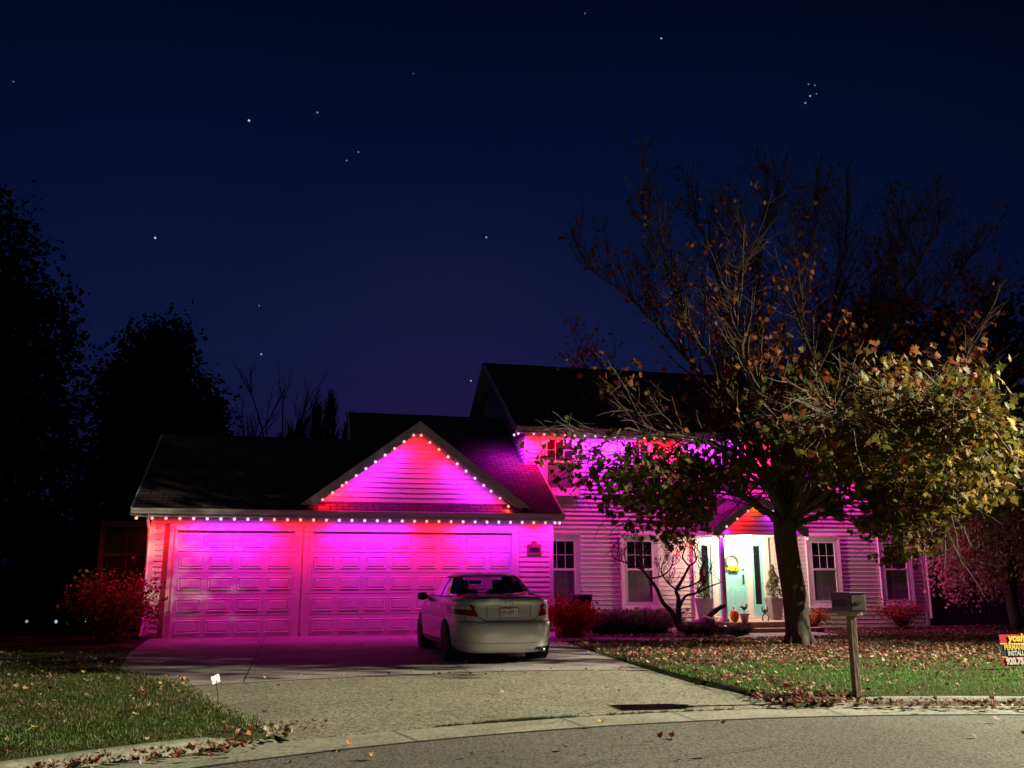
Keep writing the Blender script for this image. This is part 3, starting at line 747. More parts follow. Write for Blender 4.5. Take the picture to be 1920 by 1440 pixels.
def light_string(label, pts, seq, power, wallward=(0, .45, -1)):
    p0 = Vector(pts[0]); st = thing('light_string', p0, label, 'string lights', 'permanent eave light strings')
    mb = MB()
    runs = [[]]
    for p in pts:
        p = Vector(p)
        if runs[-1] and (p-runs[-1][-1]).length > .9: runs.append([])
        runs[-1].append(p)
    for r_ in runs:
        if len(r_) > 1: mb.tube([q+Vector((0, .015, .045)) for q in r_], .012, 6)
    mb.build('track', M['fascia'], st)
    q = Vector(wallward).to_track_quat('-Z', 'Y')
    for p, k in zip(pts, seq):
        pw = power*(.7 if p[0] > 12.8 else 1.)
        o = bpy.data.objects.new('bulb', bulb_mesh(k)); COL.objects.link(o); o.parent = st; o.location = Vector(p)-p0
        l = bpy.data.objects.new('bulb_light', light_data(k, power)); COL.objects.link(l); l.parent = o
        l.location = (0, 0.02, -.06); l.rotation_mode = 'QUATERNION'; l.rotation_quaternion = q
def lerp(a_, b_, n, i): return tuple(a_[k]+(b_[k]-a_[k])*i/(n-1) for k in range(3))
zl = EZ-.235; yl = EY-.03
xs = [-3.28+.3035*i for i in range(32)]
px_seq = 'rrmpppprrrrmpppp' 
seqG = ('rrrmppppp' 'rrrrr' 'pppppp' 'rrrrm' 'ppppp' 'rrrm')[:32]
seqG = seqG.ljust(32, 'r')
POWG = 21.
light_string('straight row of bulbs under the garage gutter', [(-3.62, yl, zl)]+[(x, yl, zl) for x in xs]+[(6.38, yl, zl), (6.52, yl+.05, zl)], 'o'+seqG+'pp', POWG)
gzz = ry-.02
gl = [(605, 937, 'r'), (623.6, 924, 'r'), (641.5, 910.5, 'r'), (649.5, 905, 'r'), (668, 892, 'm'), (686, 878.6, 'p'), (704, 866, 'p'), (722, 853.5, 'p'), (740, 841, 'p'), (757.7, 828.3, 'm'), (775.6, 816, 'r')]
gr = [(789.7, 816.3, 'r'), (806, 829.9, 'r'), (823, 843, 'r'), (840, 856.7, 'm'), (857, 870, 'p'), (873.7, 883.4, 'p'), (890.4, 897, 'p'), (907, 910.3, 'p'), (920.5, 921, 'm'), (937.6, 934.4, 'r'), (953.3, 949.5, 'o')]
def gp(x, y): p = atY(x, y, gzz); return (p.x, p.y, p.z)
light_string('sloping row of bulbs under the left rake of the garage gable', [gp(x, y) for x, y, k in gl], ''.join(k for *_, k in gl), 12., (.2, .5, -1))
light_string('sloping row of bulbs under the right rake of the garage gable', [gp(x, y) for x, y, k in gr], ''.join(k for *_, k in gr), 12., (-.2, .5, -1))
zh = HEZ-.235; yh2 = HEY-.03
seqH = 'rrrrm'+'pppppp'+'rrrrr'+'pppppp'+'rrrrr'+'pppppp'+'rrrr'+'pppppp'
pts = [(5.9, yh2+.25, zh), (5.96, yh2, zh)]+[(6.42+.305*i, yh2, zh) for i in range(42)]
light_string('straight row of bulbs under the upper-storey gutter, half hidden by the tree', pts, 'pp'+seqH[:42].ljust(42, 'r'), 68.)
pb = PE-.15
light_string('short row of bulbs along the left eave of the porch roof', [lerp((PC-hw-.02, HY-.25, pb), (PC-hw-.02, py0+.02, pb), 8, i) for i in range(8)], 'rrrmpppp', 5., (.3, .3, -1))
light_string('peaked row of bulbs framing the porch gable', [(PC-hw+.28, py0+.08, pb+.03)]+[(PC+s*hw*k, py0-.02, PA-.23-psl*hw*k) for s, k in ((-1, .72), (-1, .49), (-1, .26), (-1, .05), (1, .26), (1, .49), (1, .72))]+[(PC+hw+.02, py0+.1, pb)], 'pprropppp'[:9], 5., (0, .6, -1))

# porch lamp light
def point(name, loc, col, e, r=.05, parent=None):
    l = bpy.data.lights.new(name, 'POINT'); l.color = col; l.energy = e; l.shadow_soft_size = r
    o = bpy.data.objects.new(name, l); COL.objects.link(o); o.location = loc; return o
point('porch_lamp_light', (PC+.07, 23.75, PE-.24), (1., .80, .50), 250, .12)
# street lamp (stands out of frame to the right)
sl_ = bpy.data.lights.new('street_lamp_light', 'SPOT'); sl_.spot_size = R(73); sl_.spot_blend = 1.; sl_.color = (1., .95, .68); sl_.energy = 70000; sl_.shadow_soft_size = .12
o = bpy.data.objects.new('street_lamp_light', sl_); COL.objects.link(o); o.location = (22.6, 8.0, 8.6)
o.rotation_mode = 'QUATERNION'; o.rotation_quaternion = Vector((-.92, .07, -.43)).to_track_quat('-Z', 'Y')
# faint purplish fill sun added from behind left, no real source
ml = bpy.data.lights.new('night_fill', 'SUN'); ml.energy = .03; ml.angle = R(.5); ml.color = (.8, .68, 1.)
o = bpy.data.objects.new('night_fill', ml); COL.objects.link(o); o.rotation_euler = (R(50), 0, R(-20)); o.location = (0, 0, 30)

# ------------------------------------------------------------------ world
w = bpy.data.worlds.new('World'); sc.world = w; w.use_nodes = True; nt = w.node_tree; L = nt.links.new
bg = nt.nodes['Background']; tc = N(nt, 'ShaderNodeTexCoord')
nrm = N(nt, 'ShaderNodeVectorMath', operation='NORMALIZE'); L(tc.outputs['Generated'], nrm.inputs[0])
sp = N(nt, 'ShaderNodeSeparateXYZ'); L(nrm.outputs[0], sp.inputs[0])
r = N(nt, 'ShaderNodeValToRGB'); e = r.color_ramp.elements; L(sp.outputs[2], r.inputs[0])
def srgb(*c): return tuple(((v/255+.055)/1.055)**2.4 if v > 10 else v/255/12.92 for v in c)+(1,)
e[0].position = 0; e[0].color = srgb(22, 18, 58); e[1].position = .62; e[1].color = srgb(1, 5, 24)
for p, c in ((.14, (20, 20, 58)), (.24, (13, 22, 58)), (.36, (8, 18, 50)), (.5, (4, 12, 39))):
    q = e.new(p); q.color = srgb(*c)
prev = r.outputs[0]
gd = ray(840, 760).normalized()
ds = N(nt, 'ShaderNodeVectorMath', operation='DISTANCE'); L(nrm.outputs[0], ds.inputs[0]); ds.inputs[1].default_value = gd
mr = N(nt, 'ShaderNodeMapRange', interpolation_type='SMOOTHSTEP'); mr.inputs[1].default_value = .0; mr.inputs[2].default_value = .30; mr.inputs[3].default_value = .75; mr.inputs[4].default_value = 0
L(ds.outputs['Value'], mr.inputs[0])
mx = N(nt, 'ShaderNodeMix', data_type='RGBA', blend_type='ADD'); L(mr.outputs[0], mx.inputs[0]); L(prev, mx.inputs[6]); mx.inputs[7].default_value = (.008, .001, .014, 1); prev = mx.outputs[2]
# the sky falls off sideways
ad = ray(820, 500).normalized()
ds = N(nt, 'ShaderNodeVectorMath', operation='DISTANCE'); L(nrm.outputs[0], ds.inputs[0]); ds.inputs[1].default_value = ad
mr = N(nt, 'ShaderNodeMapRange', interpolation_type='SMOOTHSTEP'); mr.inputs[1].default_value = .25; mr.inputs[2].default_value = .85; mr.inputs[3].default_value = 1.; mr.inputs[4].default_value = .4
L(ds.outputs['Value'], mr.inputs[0])
sc_ = N(nt, 'ShaderNodeVectorMath', operation='SCALE'); L(prev, sc_.inputs[0]); L(mr.outputs[0], sc_.inputs['Scale']); prev = sc_.outputs[0]
STARS = [(467, 226, 1.), (595, 211, .5), (672, 285, .35), (650, 301, .35), (291, 446, .9), (912, 445, .6), (490, 664, .6), (883, 714, .6), (1240, 72, .6), (1097, 25, .25), (1519, 180, .6), (1510, 193, .5), (1528, 160, .3), (1516, 158, .3), (1531, 176, .25), (486, 573, .25), (25, 153, .25), (775, 138, .15)]
for x, y, b_ in STARS:
    d = ray(x, y).normalized(); ds = N(nt, 'ShaderNodeVectorMath', operation='DISTANCE'); L(nrm.outputs[0], ds.inputs[0]); ds.inputs[1].default_value = d
    lt = N(nt, 'ShaderNodeMath', operation='LESS_THAN'); lt.inputs[1].default_value = .0006+.0005*b_; L(ds.outputs['Value'], lt.inputs[0])
    mx = N(nt, 'ShaderNodeMix', data_type='RGBA', blend_type='ADD'); L(lt.outputs[0], mx.inputs[0]); L(prev, mx.inputs[6]); mx.inputs[7].default_value = (.55*b_, .65*b_, .75*b_, 1); prev = mx.outputs[2]
L(prev, bg.inputs[0]); bg.inputs[1].default_value = 1.

# ------------------------------------------------------------------ trees
def smooth_path(pts, n):
    P = [Vector(p) for p in pts]; P = [P[0]*2-P[1]]+P+[P[-1]*2-P[-2]]; out = []
    for i in range(1, len(P)-2):
        for k in range(n):
            t = k/n; a_, b_, c, d = P[i-1], P[i], P[i+1], P[i+2]
            out.append(.5*((2*b_)+(-a_+c)*t+(2*a_-5*b_+4*c-d)*t*t+(-a_+3*b_-3*c+d)*t**3))
    out.append(P[-2]); return out
def wander(p, d, ln, n, jit, lift):
    pts = [p.copy()]; d = d.normalized()
    for i in range(n):
        d = (d+Vector((G(0, jit), G(0, jit), G(0, jit)+lift))).normalized(); p = p+d*(ln/n); pts.append(p.copy())
    return pts
tree = thing('maple_tree', (10.0, 16.85, .03), 'large half-bare maple with yellow leaves low down, standing on the front lawn', 'tree')
TY = 16.85
def tp(x, y, dy=0): p = atY(x, y, TY+dy); return p
trunk = smooth_path([tp(1500, 1222), tp(1497, 1190), tp(1490, 1120), tp(1480, 1060), tp(1473, 1010), tp(1470, 975)], 4)
tmb = MB(); nn = len(trunk)
tr = [.32 if i == 0 else .27 if i == 1 else .255-.035*(i/nn) for i in range(nn)]
tr[-1] = .23
tmb.tube(trunk, tr, 16)
for k in range(6):      # root flare
    an = k*1.05+.3; b0 = trunk[0]
    tmb.tube([b0+Vector((math.cos(an)*.12, math.sin(an)*.12, .45)), b0+Vector((math.cos(an)*.24, math.sin(an)*.24, .14)), b0+Vector((math.cos(an)*.42, math.sin(an)*.42, -.04))], [.1, .11, .04], 8)
tmb.build('trunk', M['bark'], tree, smooth=True)
limbs = [  # pixel path, depth drift, base radius
    ([(1468, 985), (1440, 962), (1405, 935), (1372, 908), (1335, 885), (1290, 860), (1230, 850), (1160, 850), (1095, 865)], -1.2, .085),
    ([(1466, 975), (1450, 930), (1420, 880), (1400, 850), (1360, 810), (1300, 785), (1230, 775), (1170, 770)], .3, .09),
    ([(1472, 985), (1474, 930), (1470, 870), (1460, 800), (1445, 720), (1430, 620), (1420, 520), (1440, 420), (1462, 345)], .5, .12),
    ([(1480, 985), (1492, 930), (1510, 860), (1545, 790), (1600, 720), (1650, 640), (1695, 550), (1735, 470), (1765, 420)], -1., .10),
    ([(1485, 990), (1510, 977), (1545, 966), (1575, 950), (1620, 925), (1680, 900), (1750, 880), (1830, 880)], -1.3, .075),
    ([(1478, 980), (1500, 920), (1550, 860), (1620, 790), (1700, 730), (1770, 660), (1820, 600), (1870, 550)], .8, .09),
    ([(1466, 960), (1440, 880), (1410, 810), (1370, 740), (1320, 660), (1270, 560), (1230, 460), (1200, 370)], -.6, .085),
    ([(1466, 950), (1430, 870), (1380, 790), (1310, 700), (1240, 620), (1170, 550), (1080, 490)], .9, .08),
    ([(1468, 960), (1455, 880), (1430, 780), (1395, 680), (1360, 570), (1330, 470), (1300, 385)], 1.6, .08),
    ([(1476, 960), (1485, 880), (1500, 790), (1530, 690), (1560, 580), (1580, 480), (1595, 395)], 1.2, .08),
    ([(1476, 965), (1490, 890), (1515, 800), (1570, 700), (1630, 600), (1670, 500), (1690, 410)], 2.2, .075),
    ([(1470, 970), (1440, 900), (1380, 850), (1300, 820), (1220, 790), (1140, 740), (1090, 700)], 1.8, .075),
    ([(1480, 975), (1520, 930), (1590, 880), (1670, 830), (1760, 780), (1830, 745), (1870, 715)], 1.8, .07),
    ([(1470, 975), (1450, 930), (1400, 900), (1340, 900), (1270, 900), (1210, 930)], -2.4, .055),
    ([(1480, 975), (1530, 920), (1600, 890), (1670, 880), (1740, 910), (1800, 930)], -2.6, .06),
    ([(1474, 940), (1500, 860), (1530, 820), (1560, 800), (1610, 810), (1660, 830)], -2.0, .05),
    ([(1470, 900), (1440, 800), (1400, 700), (1380, 600), (1395, 500), (1390, 410)], -1.6, .07),
    ([(1474, 900), (1500, 780), (1520, 680), (1500, 560), (1520, 460), (1530, 370)], -1.5, .07),
    ([(1474, 860), (1530, 760), (1600, 680), (1660, 620), (1760, 560), (1830, 470)], 2.4, .06),
    ([(1485, 990), (1540, 900), (1620, 850), (1720, 800), (1790, 740), (1820, 640)], -2.2, .065),
    ([(1468, 980), (1430, 955), (1380, 925), (1310, 915), (1240, 930), (1200, 975)], -1.6, .05),
    ([(1468, 965), (1420, 900), (1330, 830), (1220, 815), (1130, 830), (1070, 880)], -.4, .055),
    ([(1482, 985), (1530, 950), (1600, 925), (1680, 930), (1740, 960), (1780, 1000)], -1.8, .05),
    ([(1482, 985), (1520, 940), (1590, 900), (1660, 900), (1700, 940), (1700, 990)], .8, .05),
    ([(1480, 975), (1530, 900), (1620, 850), (1740, 840), (1830, 880), (1860, 930)], -.6, .055),
]
limbmb, twmb, lfmb = MB(), MB(), MB()
def lowness(p):      # how leafy the crown is at p (0..1)
    h = p.z; side = (p.x-10.)
    a_ = 3.35+1.0*sst(-1.5, .8, side)+.8*sst(1., 4., side)
    v = 1-sst(a_-.2, a_+.8, h)
    return v
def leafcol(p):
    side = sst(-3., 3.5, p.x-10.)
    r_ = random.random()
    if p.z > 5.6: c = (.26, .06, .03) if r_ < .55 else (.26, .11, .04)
    elif side < .45 and r_ > .12: c = (.07, .065, .016) if r_ < .5 else (.16, .04, .02) if r_ < .8 else (.14, .11, .025)  # red and dark green leaves, also darkened for the crown's unlit left side
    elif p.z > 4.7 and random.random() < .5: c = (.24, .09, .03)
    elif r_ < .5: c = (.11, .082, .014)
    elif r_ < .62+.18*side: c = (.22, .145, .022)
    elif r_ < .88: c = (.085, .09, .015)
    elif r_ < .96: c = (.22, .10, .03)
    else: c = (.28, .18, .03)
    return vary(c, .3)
FL = [(4, 3.6), (5.5, 3.0), (6.2, 2.3), (7.2, 1.95), (8.0, 2.0), (8.4, 3.25), (10.5, 3.2), (11.2, 2.35), (11.8, 1.75), (12.6, 1.6), (13.4, 1.9), (14.5, 2.6), (30, 2.8)]
def floor_(x):
    for (x0, a_), (x1, b_) in zip(FL, FL[1:]):
        if x < x1: return a_+(b_-a_)*max(0, x-x0)/(x1-x0)
    return 2.8
def put_leaves(pts, dens):
    for q in pts[1:]:
        lw = lowness(q)
        lam = dens*(.02+lw*(.8 if q.x < 9.6 else .95))
        if q.z > 5.2: lam = dens*.17*(1.9-.17*q.z if q.z < 9 else .25)
        if q.z > 3.4 and q.z < 6.7 and q.x > 8.6: lam = max(lam, dens*.55*(1 if noise.noise(q*.8) > -.1 else .3))
        lam *= .1+2.2*max(0, .35+1.7*noise.noise(q*1.15))
        k = int(lam)+(random.random() < lam-int(lam))
        for _ in range(k):
            pos = q+Vector((G(0, .11), G(0, .11), G(-.07, .1)))
            if pos.z < floor_(pos.x*16.85/pos.y)+.35*noise.noise(q*1.3): continue
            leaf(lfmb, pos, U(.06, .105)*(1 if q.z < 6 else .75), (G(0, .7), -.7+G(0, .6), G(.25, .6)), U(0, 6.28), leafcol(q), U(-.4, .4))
front = [[(9.9, 16.7, 2.7), (9.6, 15.6, 3.6), (9.2, 14.2, 4.1), (8.6, 12.9, 4.1), (8.1, 12.2, 3.7)], [(10., 16.7, 2.8), (10.2, 15.2, 3.8), (10.3, 13.8, 4.3), (10.1, 12.5, 4.2), (10, 11.9, 3.8)],
         [(10.1, 16.7, 2.7), (10.8, 15.4, 3.6), (11.1, 14.2, 4.1), (11.1, 13.2, 4.1), (10.7, 12.6, 3.7)], [(10.1, 16.8, 2.8), (11.4, 15.9, 3.8), (12.3, 15.1, 4.2), (12.7, 14.5, 3.9)], [(9.9, 16.7, 2.7), (9.5, 15.2, 3.3), (9.6, 13.9, 3.5), (10.9, 13.1, 3.5)]]
for pix, dy, rad in limbs+[(f_, None, .06) for f_ in front]:
    n = len(pix); path = [tp(x, y, dy*(i/(n-1))**1.1) for i, (x, y) in enumerate(pix)] if dy is not None else [Vector(q) for q in pix]
    left = path[-1].x < 9.4 and dy is not None
    path = smooth_path(path, 5); path = [p+Vector((G(0, .02), G(0, .04), G(0, .02))) if i > 2 else p for i, p in enumerate(path)]
    N_ = len(path); limbmb.tube(path, [rad*(1-i/(N_-1))**1.15+.006 for i in range(N_)], 7)
    seglen = sum((path[i+1]-path[i]).length for i in range(N_-1))
    nb = int(seglen*6)
    for b in range(nb):
        t = .22+.78*(b+U(0, 1))/nb; i = min(N_-2, int(t*(N_-1))); p = path[i].lerp(path[i+1], t*(N_-1)-i); d = (path[i+1]-path[i]).normalized()
        side = Vector((G(0, 1), G(0, 1), G(0, .5))); side = (side-d*side.dot(d)).normalized()
        flat = abs(d.z) < .45
        nd = d*U(.5, 1.)+side*U(.5, 1.)+Vector((0, 0, .35 if not flat or random.random() < .4 else -.1))
        hi_ = sst(4.5, 6.5, p.z); ln = U(.7, 2.)*(1.15-.55*t)*(1+.25*hi_); sub = wander(p, nd+Vector((0, 0, .5*hi_)), ln, 6, .09, .05+.04*hi_ if p.z > 4.5 else -.01)
        r0 = max(.008, rad*(1-t)*.5); limbmb.tube(sub, [r0*(1-k/7)+.004 for k in range(7)], 4, cap=False)
        put_leaves(sub[2:], 1.1)
        for c in range(int(ln*(4.2+2.5*hi_))+1):
            k = random.randint(1, 5); q = sub[k]; dd = (sub[k+1]-sub[k]).normalized(); s2_ = Vector((G(0, 1), G(0, 1), G(.25, .7))).normalized()
            tw = wander(q, dd*.8+s2_*.7, U(.3, .85), 4, .14, .05 if q.z > 4.5 else -.08)
            twmb.tube(tw, [.0065, .0055, .005, .004, .003], 3, cap=False); put_leaves(tw[1:], 1.7)
            if random.random() < .6:
                tw2 = wander(tw[2], (tw[3]-tw[2])+Vector((G(0, .1), G(0, .1), G(.03, .1))), U(.2, .5), 3, .15, .05)
                twmb.tube(tw2, [.005, .004, .0035, .0025], 3, cap=False); put_leaves(tw2[1:], 1.7)
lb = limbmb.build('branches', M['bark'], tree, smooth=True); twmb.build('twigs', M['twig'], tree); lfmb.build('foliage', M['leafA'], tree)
print('LEAVES', len(lfmb.v)//15)

def blob_tree(name, label, cat, base, crown, n, col, s, group=None, trunk_r=.2, h0=1., clump=.55, mat_='leafA', leanz=0):
    """crown = list of (centre offset, radii); leaves sit in clumps on and in the volume"""
    t = thing(name, base, label, cat, group); b = Vector(base); mb = MB(); tk = MB()
    top = max(c[0][2] for c in crown)
    tk.tube([b+Vector((0, 0, -.1)), b+Vector((.05, 0, h0)), b+Vector((0, .05, top))], [trunk_r, trunk_r*.8, trunk_r*.2], 8)
    vol = sum(c[1][0]*c[1][2] for c in crown); 
    for (c, rr_) in crown:
        k = int(n*rr_[0]*rr_[2]/vol); cen = b+Vector(c)
        ncl = max(6, k//14)
        for i in range(ncl):
            d = Vector((G(0, 1), G(0, 1), G(0, 1))).normalized(); rad = U(.55, 1.02)**.5
            rad *= 1+.38*noise.noise(d*2.9+b)
            cc = cen+Vector((d.x*rr_[0], d.y*rr_[1], d.z*rr_[2]))*rad
            if i % 5 == 0: tk.tube([b+Vector((0, 0, max(h0, c[2]*.5))), cen.lerp(cc, .5), cc], [trunk_r*.2, trunk_r*.1, .01], 4, cap=False)
            cl = U(.6, 1.3)*clump; f_ = vary(col, .3)
            for _ in range(14):
                p = cc+Vector((G(0, cl*.5), G(0, cl*.5), G(0, cl*.5)))
                if p.z < b.z+.1: continue
                leaf(mb, p, s*U(.6, 1.3), (G(0, 1), G(-.4, 1), G(.4, 1)), U(0, 6.28), vary(f_, .2), U(-.3, .3), simple=True)
    tk.build('trunk', M['darkbark'], t, smooth=True); mb.build('crown', M[mat_], t)
    return t
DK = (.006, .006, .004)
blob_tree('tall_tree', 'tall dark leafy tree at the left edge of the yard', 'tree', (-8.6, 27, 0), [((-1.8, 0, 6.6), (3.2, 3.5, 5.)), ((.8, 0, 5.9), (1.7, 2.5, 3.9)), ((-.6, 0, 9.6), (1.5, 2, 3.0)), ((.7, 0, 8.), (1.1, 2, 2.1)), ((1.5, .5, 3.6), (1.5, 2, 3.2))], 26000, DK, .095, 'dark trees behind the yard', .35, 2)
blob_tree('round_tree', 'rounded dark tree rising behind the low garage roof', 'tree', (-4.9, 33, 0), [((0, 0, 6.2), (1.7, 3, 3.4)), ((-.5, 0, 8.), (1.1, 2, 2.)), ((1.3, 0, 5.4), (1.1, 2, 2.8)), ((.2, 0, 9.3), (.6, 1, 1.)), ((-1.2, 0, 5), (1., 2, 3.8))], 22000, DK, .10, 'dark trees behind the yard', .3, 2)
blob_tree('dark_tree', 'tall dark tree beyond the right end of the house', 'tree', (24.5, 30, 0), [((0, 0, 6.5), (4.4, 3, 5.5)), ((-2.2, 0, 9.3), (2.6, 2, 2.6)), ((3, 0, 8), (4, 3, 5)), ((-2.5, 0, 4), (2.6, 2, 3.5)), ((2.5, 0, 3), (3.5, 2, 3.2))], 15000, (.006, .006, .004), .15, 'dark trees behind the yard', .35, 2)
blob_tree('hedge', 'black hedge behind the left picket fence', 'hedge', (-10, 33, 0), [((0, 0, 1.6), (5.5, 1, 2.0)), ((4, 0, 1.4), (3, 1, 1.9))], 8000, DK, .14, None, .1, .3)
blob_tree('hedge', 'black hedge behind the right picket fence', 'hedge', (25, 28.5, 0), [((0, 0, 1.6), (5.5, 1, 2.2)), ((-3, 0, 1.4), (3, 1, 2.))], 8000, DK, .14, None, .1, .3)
def bare_tree(name, label, base, h, spread, nl, seed, group, m='darkbark', r=.1, lean=0):
    random.seed(seed); t = thing(name, base, label, 'tree', group); b = Vector(base); tk, br = MB(), MB()
    main = wander(b+Vector((0, 0, -.1)), Vector((lean, 0, 1)), h*.45, 4, .04, .1); tk.tube(main, [r*(1-.1*i) for i in range(5)], 7)
    for i in range(nl):
        p = main[random.randint(2, 4)]; an = i*2.4+U(-.3, .3); d = Vector((math.cos(an)*spread, math.sin(an)*spread, 1))
        l1 = wander(p, d, h*U(.4, .6), 7, .07, .07); br.tube(l1, [r*.5*(1-i_/8)+.01 for i_ in range(8)], 5, cap=False)
        for j in range(9):
            k = random.randint(1, 6); l2 = wander(l1[k], (l1[k+1]-l1[k]).normalized()+Vector((G(0, .4), G(0, .4), .2)), h*U(.1, .24), 5, .09, .06)
            br.tube(l2, [r*.18, r*.15, r*.12, r*.1, r*.08, r*.05], 3, cap=False)
            for q in range(3):
                kk = random.randint(1, 4); l3 = wander(l2[kk], (l2[kk+1]-l2[kk]).normalized()+Vector((G(0, .4), G(0, .4), .2)), h*U(.05, .1), 3, .1, .05)
                br.tube(l3, [r*.1, r*.08, r*.06, r*.04], 3, cap=False)
    tk.build('trunk', M[m], t, smooth=True); br.build('branches', M[m], t)
for i, (x, y, h, lb_) in enumerate([(-2.9, 44, 10.2, 'leftmost bare tree on the skyline left of the garage gable'), (-1.1, 46, 11.2, 'tallest bare tree on the skyline left of the garage gable'), (.35, 45, 10.6, 'bare tree on the skyline just left of the high garage roof'), (-1.9, 52, 12., 'farther bare tree behind the skyline trees left of the gable')]):
    bare_tree('bare_tree', lb_, (x, y, 0), h, .38, 7, 40+i, 'bare trees on the skyline', r=.14)
for i, (x, y, h, lb_) in enumerate([(21, 31, 12.3, 'bare tree rising behind the right end of the house roof'), (23.6, 32, 12.2, 'bare tree behind the house at the right edge of the photo')]):
    bare_tree('bare_tree', lb_, (x, y, 0), h, .5, 9, 60+i, 'bare trees behind the house', r=.13)
random.seed(99)
# spiky evergreens at the horizon left of the roof
for i, (x, y, h, lb_) in enumerate([(1.25, 42, 9.4, 'spiky dark evergreen beside the high garage roof'), (-.5, 43, 7.8, 'low dark evergreen clump behind the garage ridge')]):
    t = thing('evergreen', (x, y, 0), lb_, 'tree', 'evergreens on the skyline'); mb = MB(); tk = MB()
    tk.tube([(x, y, 0), (x, y, h*.8)], [.2, .05], 8)
    for k in range(1800):
        ld = ((0, 1.), (-1.3, .86), (.9, .9), (-.6, .93), (1.7, .8))[k % 5]; zz = U(.15, 1)**.8*h*ld[1]; rr_ = (1.-zz/h/ld[1])*1.9*U(.2, 1)+.05; an = U(0, 6.28); p = Vector((x+ld[0]+rr_*math.cos(an), y+rr_*math.sin(an), zz)); ln = U(.4, .9)
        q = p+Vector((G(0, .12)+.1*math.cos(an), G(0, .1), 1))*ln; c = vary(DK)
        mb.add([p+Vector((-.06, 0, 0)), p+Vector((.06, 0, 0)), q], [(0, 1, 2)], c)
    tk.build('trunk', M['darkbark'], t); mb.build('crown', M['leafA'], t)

# weeping tree on the right
wt = thing('weeping_tree', (20.4, 22.6, -.1), 'reddish weeping tree drooping beside the right house corner', 'tree')
tk, st_, lf = MB(), MB(), MB(); b = Vector((20.4, 22.6, -.1))
tk.tube(smooth_path([b, b+Vector((-.1, 0, .9)), b+Vector((.1, 0, 1.7)), b+Vector((0, 0, 2.4))], 3), [.17]*3+[.14]*4+[.12]*3, 10)
for i in range(300):
    an = U(0, 6.28); rr_ = U(.2, 1)*2.6; top = b+Vector((math.cos(an)*rr_*.5, math.sin(an)*rr_*.4, U(2.6, 3.9)))
    end = b+Vector((math.cos(an)*rr_+.1, math.sin(an)*rr_*.8, U(.5, 2.2)+.25*(3-rr_)))
    if end.x < 19.35 and end.y > 24.2: end.y = 24
    mid = (top+end)/2+Vector((math.cos(an)*.5, math.sin(an)*.5, .55))
    path = smooth_path([b+Vector((0, 0, 2.1)), top, mid, end], 5); k0 = 6
    st_.tube(path, [.02*(1-k/16)+.004 for k in range(len(path))], 3, cap=False)
    col = vary((.55, .32, .26) if random.random() < .7 else (.45, .32, .2), .3)
    for q in path[4:]:
        for _ in range(11):
            p = q+Vector((G(0, .11), G(0, .11), G(-.05, .12))); leaf(lf, p, U(.025, .06), (G(0, 1), G(-.5, 1), G(0, .4)), U(0, 6.28), vary(col, .3), .1, simple=True)
tk.build('trunk', M['darkbark'], wt, smooth=True); st_.build('branches', M['darkbark'], wt); lf.build('foliage', M['leafA'], wt)

# shrubs
def shrub(name, label, base, rx, ry_, h, n, col, s, stems=40, group=None, cat='shrub', upright=.5, arch=0.):
    t = thing(name, base, label, cat, group); b = Vector(base); sm, lf = MB(), MB()
    for i in range(stems):
        an = U(0, 6.28); q = U(.2, 1)**.6; tip = b+Vector((math.cos(an)*rx*q, math.sin(an)*ry_*q, h*U(.6, 1.)*(1-.35*q*q)))
        mid = b.lerp(tip, .5)+Vector((0, 0, arch*h+.05)); path = smooth_path([b+Vector((G(0, .06), G(0, .06), -.02)), mid, tip], 4)
        sm.tube(path, [.010*(1-k/10)+.003 for k in range(len(path))], 3, cap=False)
        for _ in range(n//stems):
            k = min(len(path)-1, int(abs(random.random()**.7)*len(path))); p = path[k]+Vector((G(0, .05), G(0, .05), G(0, .05)))*(1+h)
            if p.z < b.z+.02: p.z = b.z+.05
            leaf(lf, p, s*U(.6, 1.3), (G(0, 1), G(-.4, 1), G(.3, .8)), U(0, 6.28), vary(col, .35), U(-.3, .3), simple=True)
    sm.build('stems', M['twig'], t); lf.build('foliage', M['leafA'], t); return t
shrub('burning_bush', 'dark red bush at the left corner of the garage', (-3.95, 21.9, 0), 1.05, .8, 1.65, 4200, (.28, .035, .028), .045, 90, 'red bushes by the garage')
shrub('burning_bush', 'bright red-orange bush beside the parked car', (6.35, 20.75, 0), .62, .5, .98, 3600, (.46, .045, .015), .042, 70, 'red bushes by the garage')
shrub('autumn_shrub', 'small orange shrub under the window right of the tree', (14.6, 23.9, -.14), .6, .4, .6, 700, (.40, .17, .05), .035, 45, 'shrubs along the house front', arch=.15)
shrub('autumn_shrub', 'red-brown shrub under the last window at the right', (17.4, 23.7, -.14), .95, .45, .85, 1300, (.30, .07, .045), .035, 60, 'shrubs along the house front', arch=.15)
shrub('yellow_shrub', 'small yellow-green shrub left of the porch step', (10.85, 22.7, -.12), .35, .3, .45, 500, (.32, .30, .06), .03, 30)
